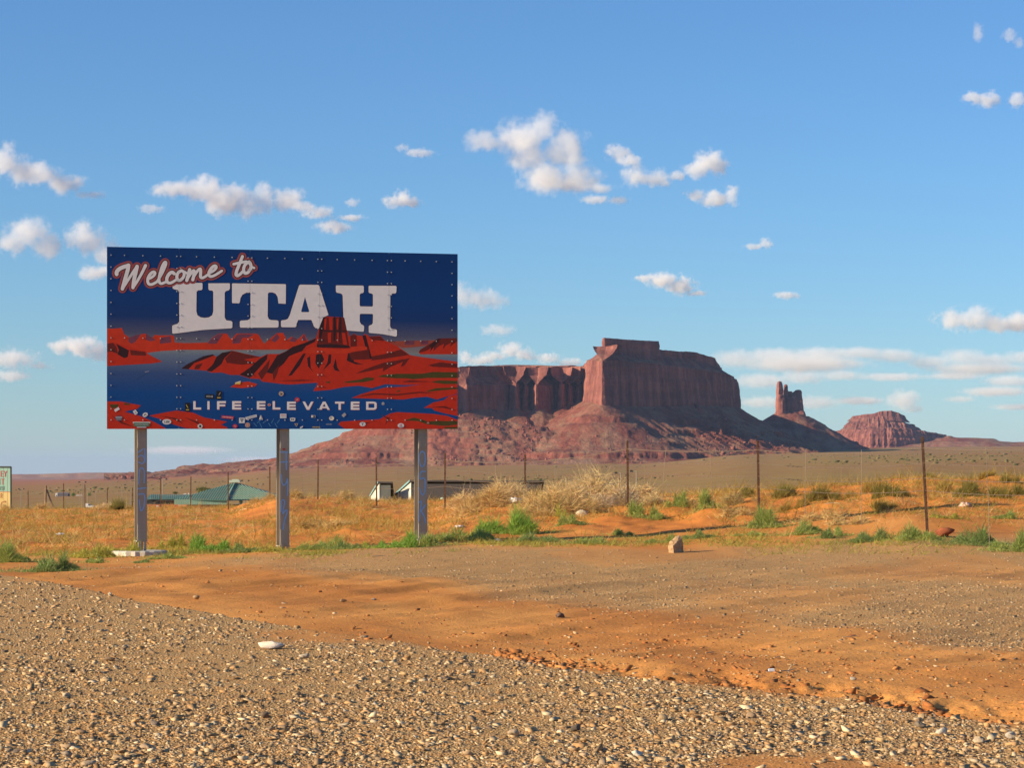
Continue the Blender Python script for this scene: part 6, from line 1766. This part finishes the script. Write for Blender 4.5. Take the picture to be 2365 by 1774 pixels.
# small far trees
def tree(px, py, wpx, hpx, d, label, c):
    gz = float(G(px, d)); k = d / F
    x = (px - CX) * k; z = ZC + (HY - py) * k
    w, h = wpx * k, hpx * k
    th = thing('tree', label, 'tree', (x, d, min(gz, z)))
    m = MB(); m.tube([(x, d, min(gz, z) - .3), (x + .05 * w, d, z + h * .3), (x, d, z + h * .65)], [.07 * w, .05 * w, .02 * w], 6); m.build('trunk', wood_m, th)
    n = 420
    a_ = RNG.normal(size=(n, 3)); a_ /= np.linalg.norm(a_, axis=1)[:, None]; r_ = RNG.uniform(.35, 1, (n, 1)) * (1 + .25 * RNG.normal(size=(n, 1)))
    c0 = a_ * r_ * np.array([w / 2, w / 2, h * .42]) + np.array([x, d, z + h * .55])
    dd = RNG.normal(size=(n, 3)); dd /= np.linalg.norm(dd, axis=1)[:, None]
    V, Fc, cc = blades(c0, dd, np.full(n, w * .12), np.full(n, w * .10), np.zeros(3), vary(c, n, .35), 1)
    mk('crown', V, Fc, BLADE, th, col=cc)
tree(169.5, 1148, 10, 10, 1440, 'small green tree left of the low dark cabin', (.16, .24, .06)); tree(206, 1150, 10, 12, 1440, 'small green tree right of the low dark cabin', (.16, .26, .06))
tree(470, 1140, 34, 14, 420, 'olive green tree crown rising behind the green roof', (.20, .20, .07)); tree(405, 1142, 12, 6, 700, 'little dark tree behind the left roof wing', (.12, .13, .05))

# ------------------------------------------------------------------ litter and twigs
def crumple(name, label, px, py, wpx, hpx, cols, cat, seed):
    g = hit(px, py); k = g[1] / F
    rng = np.random.default_rng(seed)
    v, f = ico(3)
    p = v * (1 + .35 * rng.normal(size=(len(v), 1)))
    p = np.round(p * 3) / 3 * .6 + p * .4
    p = p * np.array([wpx * k / 2, wpx * k / 3, hpx * k / 2]) + g + [0, 0.02, hpx * k * .42]
    o = mk(name, p, f, mottled('litter_' + str(seed), cols[0], cols[1], 25, .5))
    return tag(o, label, cat)
white = ((.75, .74, .72), (.55, .52, .5))
crumple('plastic_bag', 'white plastic bag caught behind the biggest green clump', 1190, 1164, 30, 14, white, 'bag', 1)
crumple('plastic_bag', 'white and red wrapper on the dune slope right of the post', 2230, 1172, 22, 11, ((.78, .68, .6), (.6, .3, .18)), 'litter', 2)
crumple('plastic_cup', 'small white cup under the weeds below the green clump', 1150, 1252, 12, 7, white, 'litter', 3)
crumple('scrap', 'pale blue scrap on the grassy bank at left', 141, 1238, 15, 5, ((.5, .58, .75), (.7, .7, .7)), 'litter', 4)
crumple('scrap', 'pale scrap of litter in the shrub at the left edge', 25, 1288, 5, 9, white, 'litter', 5)
crumple('bottle', 'small glinting green glass by the long dark shed', 1021, 1151, 6, 5, ((.3, .5, .36), (.6, .7, .6)), 'bottle', 6)
crumple('scrap', 'mauve scrap of litter lying left of the big green clump', 1062, 1220, 20, 6, ((.45, .38, .45), (.6, .5, .5)), 'litter', 7)
g = hit(1782, 1553); k_ = g[1] / F
m = MB(); m.hexa([g + [-7 * k_, -.01, .004], g + [7 * k_, .0, .004], g + [7 * k_, .035, .004], g + [-7 * k_, .03, .004], g + [-7 * k_, -.01, .02], g + [7 * k_, .0, .022], g + [7 * k_, .035, .026], g + [-7 * k_, .03, .024]])
tag(m.build('paper_scrap', mat('white_paper', (.8, .79, .78), .7)), 'small white strip of paper lying on the sand at right', 'litter')
tw_m = mottled('pale_twig', (.62, .47, .27), (.48, .33, .17), 30, .85)
for label, pts, r in (('thin pale twig on the sand, longest of the loose twigs', [(1946, 1476), (1962, 1474), (1980, 1471)], .006), ('short pale twig above the white paper strip', [(1788, 1523), (1802, 1521), (1814, 1523)], .005), ('forked pale twig beside the white paper strip', [(1802, 1554), (1820, 1554), (1836, 1549)], .006),
                      ('short pale stick on the sand left of the white paper', [(1630, 1512), (1648, 1510)], .005), ('white stick lying in the gravel right of centre', [(1248, 1630), (1270, 1631)], .007), ('straw stalk at the edge of the lot by the middle post', [(858, 1288), (878, 1286), (890, 1285)], .006),
                      ('pale stalk lying across the bank above the right sign post', [(838, 1178), (862, 1177), (886, 1178)], .012), ('bleached branch on the dune left of the rightmost post', [(1905, 1166), (1925, 1163), (1940, 1166)], .012), ('pale branch caught on the bank right of the middle post', [(552, 1180), (570, 1176), (585, 1172)], .012)):
    P = [hit(*q) + [0, 0, .012] for q in pts]
    m = MB(); m.tube(P, [r, r, r * .6][:len(P)], 5)
    if 'fork' in label: m.tube([P[1], P[1] + [.03, .03, .04], P[1] + [.07, .05, .05]], [r * .7, r * .6, r * .4], 5)
    tag(m.build('twig', tw_m), label, 'twig')

# ------------------------------------------------------------------ clouds
def cloud_mat(name, lobes, dens, nscale, seed, edge=0.9):
    m = bpy.data.materials.new(name)
    m.use_nodes = True
    t = NT(m)
    nt = m.node_tree
    nt.nodes.remove(nt.nodes['Principled BSDF'])
    g = t.n('NewGeometry').outputs['Position']
    best = None
    for c, r in lobes:
        v1 = t.n('VectorMath', operation='SUBTRACT'); t.l(g, v1.inputs[0]); v1.inputs[1].default_value = tuple(c)
        v2 = t.n('VectorMath', operation='DIVIDE'); t.l(v1.outputs[0], v2.inputs[0]); v2.inputs[1].default_value = tuple(r)
        v3 = t.n('VectorMath', operation='LENGTH'); t.l(v2.outputs[0], v3.inputs[0])
        f = t.math('SUBTRACT', 1.0, v3.outputs[1])
        if best is None: best = f
        else:
            sm = t.n('Math', operation='SMOOTH_MAX'); t.l(best, sm.inputs[0]); t.l(f, sm.inputs[1]); sm.inputs[2].default_value = .15
            best = sm.outputs[0]
    n = t.noise(g, 1.0 / nscale, 7, .66)
    n.node.noise_dimensions = '3D'
    e = t.math('ADD', best, t.math('MULTIPLY', t.math('SUBTRACT', n, .54), edge * 2.9))
    d = t.n('MapRange', interpolation_type='SMOOTHSTEP'); t.l(e, d.inputs[0]); d.inputs[1].default_value = 0.0; d.inputs[2].default_value = .62; d.inputs[3].default_value = 0; d.inputs[4].default_value = dens
    pv = t.n('VolumePrincipled'); pv.inputs['Color'].default_value = (.995, .995, .995, 1); pv.inputs['Anisotropy'].default_value = 0.0
    t.l(d.outputs[0], pv.inputs['Density'])
    t.l(pv.outputs[0], nt.nodes['Material Output'].inputs['Volume'])
    m.cycles.volume_step_rate = 0.45
    return m
CD = 22000.0
def cloud(label, lobes, dens=.012, d=CD, thin=.55, nscale=None, edge=.85):
    k = d / F
    L = []
    for (x, y, rx, ry) in lobes:
        L.append((np.array([(x - CX) * k, d + RNG.uniform(-.4, .4) * rx * k, ZC + (HY - y) * k]), np.array([rx * k * 1.25, max(rx, ry) * k * 1.1 * thin + ry * k * .4, ry * k * 1.3])))
    bm = bmesh.new()
    for c, r in L:
        for q in IV2: bm.verts.new(tuple(c + q * r * 1.2))
    res = bmesh.ops.convex_hull(bm, input=bm.verts[:])
    junk = [v for v in bm.verts if not v.link_faces]
    bmesh.ops.delete(bm, geom=junk, context='VERTS')
    loose = [e_ for e_ in bm.edges if not e_.link_faces]
    bmesh.ops.delete(bm, geom=loose, context='EDGES')
    bmesh.ops.recalc_face_normals(bm, faces=bm.faces[:])
    me = bpy.data.meshes.new('cloud'); bm.to_mesh(me); bm.free()
    mean = float(np.mean([r[2] for _, r in L]))
    me.materials.append(cloud_mat('cloud', L, dens * 220.0 / max(mean, 60) ** 1.0 if dens > 0 else 0, nscale or mean * 1.0, 0, edge))
    o = bpy.data.objects.new('cloud', me); C.objects.link(o)
    tag(o, label, 'cloud', 'fair-weather clouds in the sky')
CLOUDS = [
 ('largest white cumulus, high over the middle of the mesa wall', [(1118, 330, 38, 26), (1205, 318, 58, 46), (1252, 296, 34, 34), (1225, 360, 50, 34), (1298, 350, 52, 44), (1318, 330, 38, 36), (1270, 408, 74, 38), (1330, 415, 60, 32), (1385, 436, 44, 12)], 1),
 ('ragged white puff right of the largest cumulus', [(1425, 352, 30, 18), (1455, 372, 28, 16)], .8), ('broad soft puff below the ragged one', [(1468, 408, 36, 24), (1515, 412, 36, 20)], .8),
 ('bright heaped puff, rightmost in the middle group', [(1612, 392, 36, 20), (1640, 376, 34, 28), (1658, 385, 28, 24), (1562, 405, 20, 12)], 1), ('flat puff under the bright heaped one', [(1606, 450, 24, 14), (1650, 458, 40, 18), (1690, 452, 20, 20)], .9),
 ('small wisp below the largest cumulus', [(1375, 462, 36, 10), (1430, 461, 26, 10)], .45),
 ('white cloud trailing right at the left edge, upper one', [(12, 370, 32, 36), (50, 392, 40, 34), (100, 405, 42, 26), (150, 425, 50, 22), (205, 448, 36, 10)], .9),
 ('heaped cloud at the left edge, left of the sign top', [(62, 536, 50, 32), (25, 560, 40, 30), (108, 566, 40, 34)], .9), ('white cloud standing on the left corner of the sign', [(190, 545, 34, 34), (215, 560, 40, 34), (240, 585, 36, 26), (222, 628, 44, 18)], 1),
 ('long flat white cloud above the sign', [(400, 440, 48, 18), (470, 440, 56, 28), (520, 460, 56, 34), (575, 472, 44, 30), (612, 452, 26, 30), (660, 456, 38, 28), (700, 478, 30, 14)], 1), ('grey tail right of the long flat cloud', [(735, 492, 40, 14), (770, 524, 40, 16), (810, 504, 34, 8)], .55), ('tiny puff between the long cloud and the small cloud', [(815, 468, 16, 10)], .5), ('faint puff under the left end of the long cloud', [(350, 482, 28, 10)], .35),
 ('small white cloud alone over the sign', [(905, 466, 24, 14), (930, 460, 24, 20), (955, 466, 22, 12)], .85), ('thin wisp over the right part of the sign', [(930, 340, 18, 8), (970, 354, 34, 10)], .4),
 ('grey white cloud at the right edge of the sign', [(1060, 680, 40, 26), (1110, 690, 48, 26), (1150, 694, 30, 18)], .6), ('elongated puff over the flat butte top', [(1492, 642, 26, 9), (1530, 648, 40, 18), (1570, 660, 36, 20), (1610, 678, 26, 7)], .9),
 ('small flat puff over the castle butte', [(1740, 570, 24, 8), (1768, 563, 18, 13)], .6), ('tiny flat cloud low over the castle butte', [(1818, 682, 30, 9)], .6), ('large flat cloud at the right edge above the bank of cloud', [(2195, 738, 40, 22), (2240, 740, 52, 28), (2310, 748, 60, 22), (2370, 745, 50, 24)], .95),
 ('right hand puff of the pair at the right edge, cut by the frame', [(2350, 234, 26, 18)], .8), ('left hand puff of the pair at the right edge', [(2248, 225, 26, 14), (2282, 230, 26, 18)], .85), ('small puff near the top right', [(2259, 73, 14, 20)], .5), ('faint hooked wisp at the top right corner', [(2330, 78, 18, 16), (2352, 98, 14, 14)], .4),
 ('low white cloud left of the sign', [(150, 800, 36, 18), (190, 800, 42, 24), (225, 815, 36, 18)], .85), ('grey low cloud at the left edge', [(25, 828, 62, 22), (90, 845, 30, 10)], .45), ('white streak at the left edge near the horizon', [(20, 868, 46, 14)], .4),
 ('bright cloud top peeking over the mesa wall', [(1140, 822, 26, 14), (1180, 808, 32, 18), (1205, 818, 30, 16), (1110, 832, 36, 12), (1075, 826, 20, 16)], .8), ('pale cloud behind the left side of the butte', [(1265, 828, 34, 12), (1320, 836, 36, 10)], .5), ('faint cloud over the mesa wall', [(1150, 762, 40, 14)], .3),
]
for lb, lo, dn in CLOUDS:
    cloud(lb, lo, dens=.0058 * dn)
def bank(label, lobes, dens, d):
    cloud(label, lobes, dens=dens, d=d, thin=.8, edge=.55)
bank('long white bank of cloud behind the castle butte', [(1700, 828, 60, 22), (1790, 822, 80, 18), (1890, 818, 80, 16), (1980, 816, 80, 14), (2060, 822, 70, 16), (1850, 842, 150, 20)], .0014, 42000)
bank('white bank of cloud at right below the large flat cloud', [(2150, 836, 60, 16), (2220, 826, 56, 20), (2290, 832, 60, 16), (2370, 826, 60, 16), (2260, 852, 120, 14)], .0014, 42000)
bank('pale streaks of cloud behind the castle butte', [(1760, 880, 70, 18), (1850, 872, 60, 16), (1940, 868, 60, 12), (2060, 870, 80, 10), (1880, 930, 60, 16), (1760, 930, 60, 14)], .0012, 44000)
bank('soft white patch above the stepped mesa', [(2085, 925, 40, 24), (2110, 945, 24, 10), (1990, 925, 60, 10)], .0021, 44000)
bank('pale streaks of cloud low at the right', [(2210, 868, 70, 9), (2330, 880, 60, 14), (2300, 905, 80, 12), (2220, 922, 36, 8), (2350, 940, 60, 8)], .0012, 44000)
bank('faint pale band low between the sign posts', [(420, 1040, 120, 10), (580, 1062, 80, 8)], .0005, 44000)

# ------------------------------------------------------------------ haze over the plain
hz_m = bpy.data.materials.new('haze'); hz_m.use_nodes = True
nt = hz_m.node_tree; nt.nodes.remove(nt.nodes['Principled BSDF'])
pv = nt.nodes.new('ShaderNodeVolumePrincipled')
pv.inputs['Color'].default_value = (.42, .62, 1.0, 1)
pv.inputs['Density'].default_value = 1.3e-5
pv.inputs['Anisotropy'].default_value = 0.0
nt.links.new(pv.outputs[0], nt.nodes['Material Output'].inputs['Volume'])
try: hz_m.cycles.homogeneous_volume = True
except Exception: pass
m = MB(); m.box((0, 30500, 150), (31000, 32000, 250)); hz = m.build('haze', hz_m)
tag(hz, 'thin bluish desert air between the road and the mesas', kind='stuff')
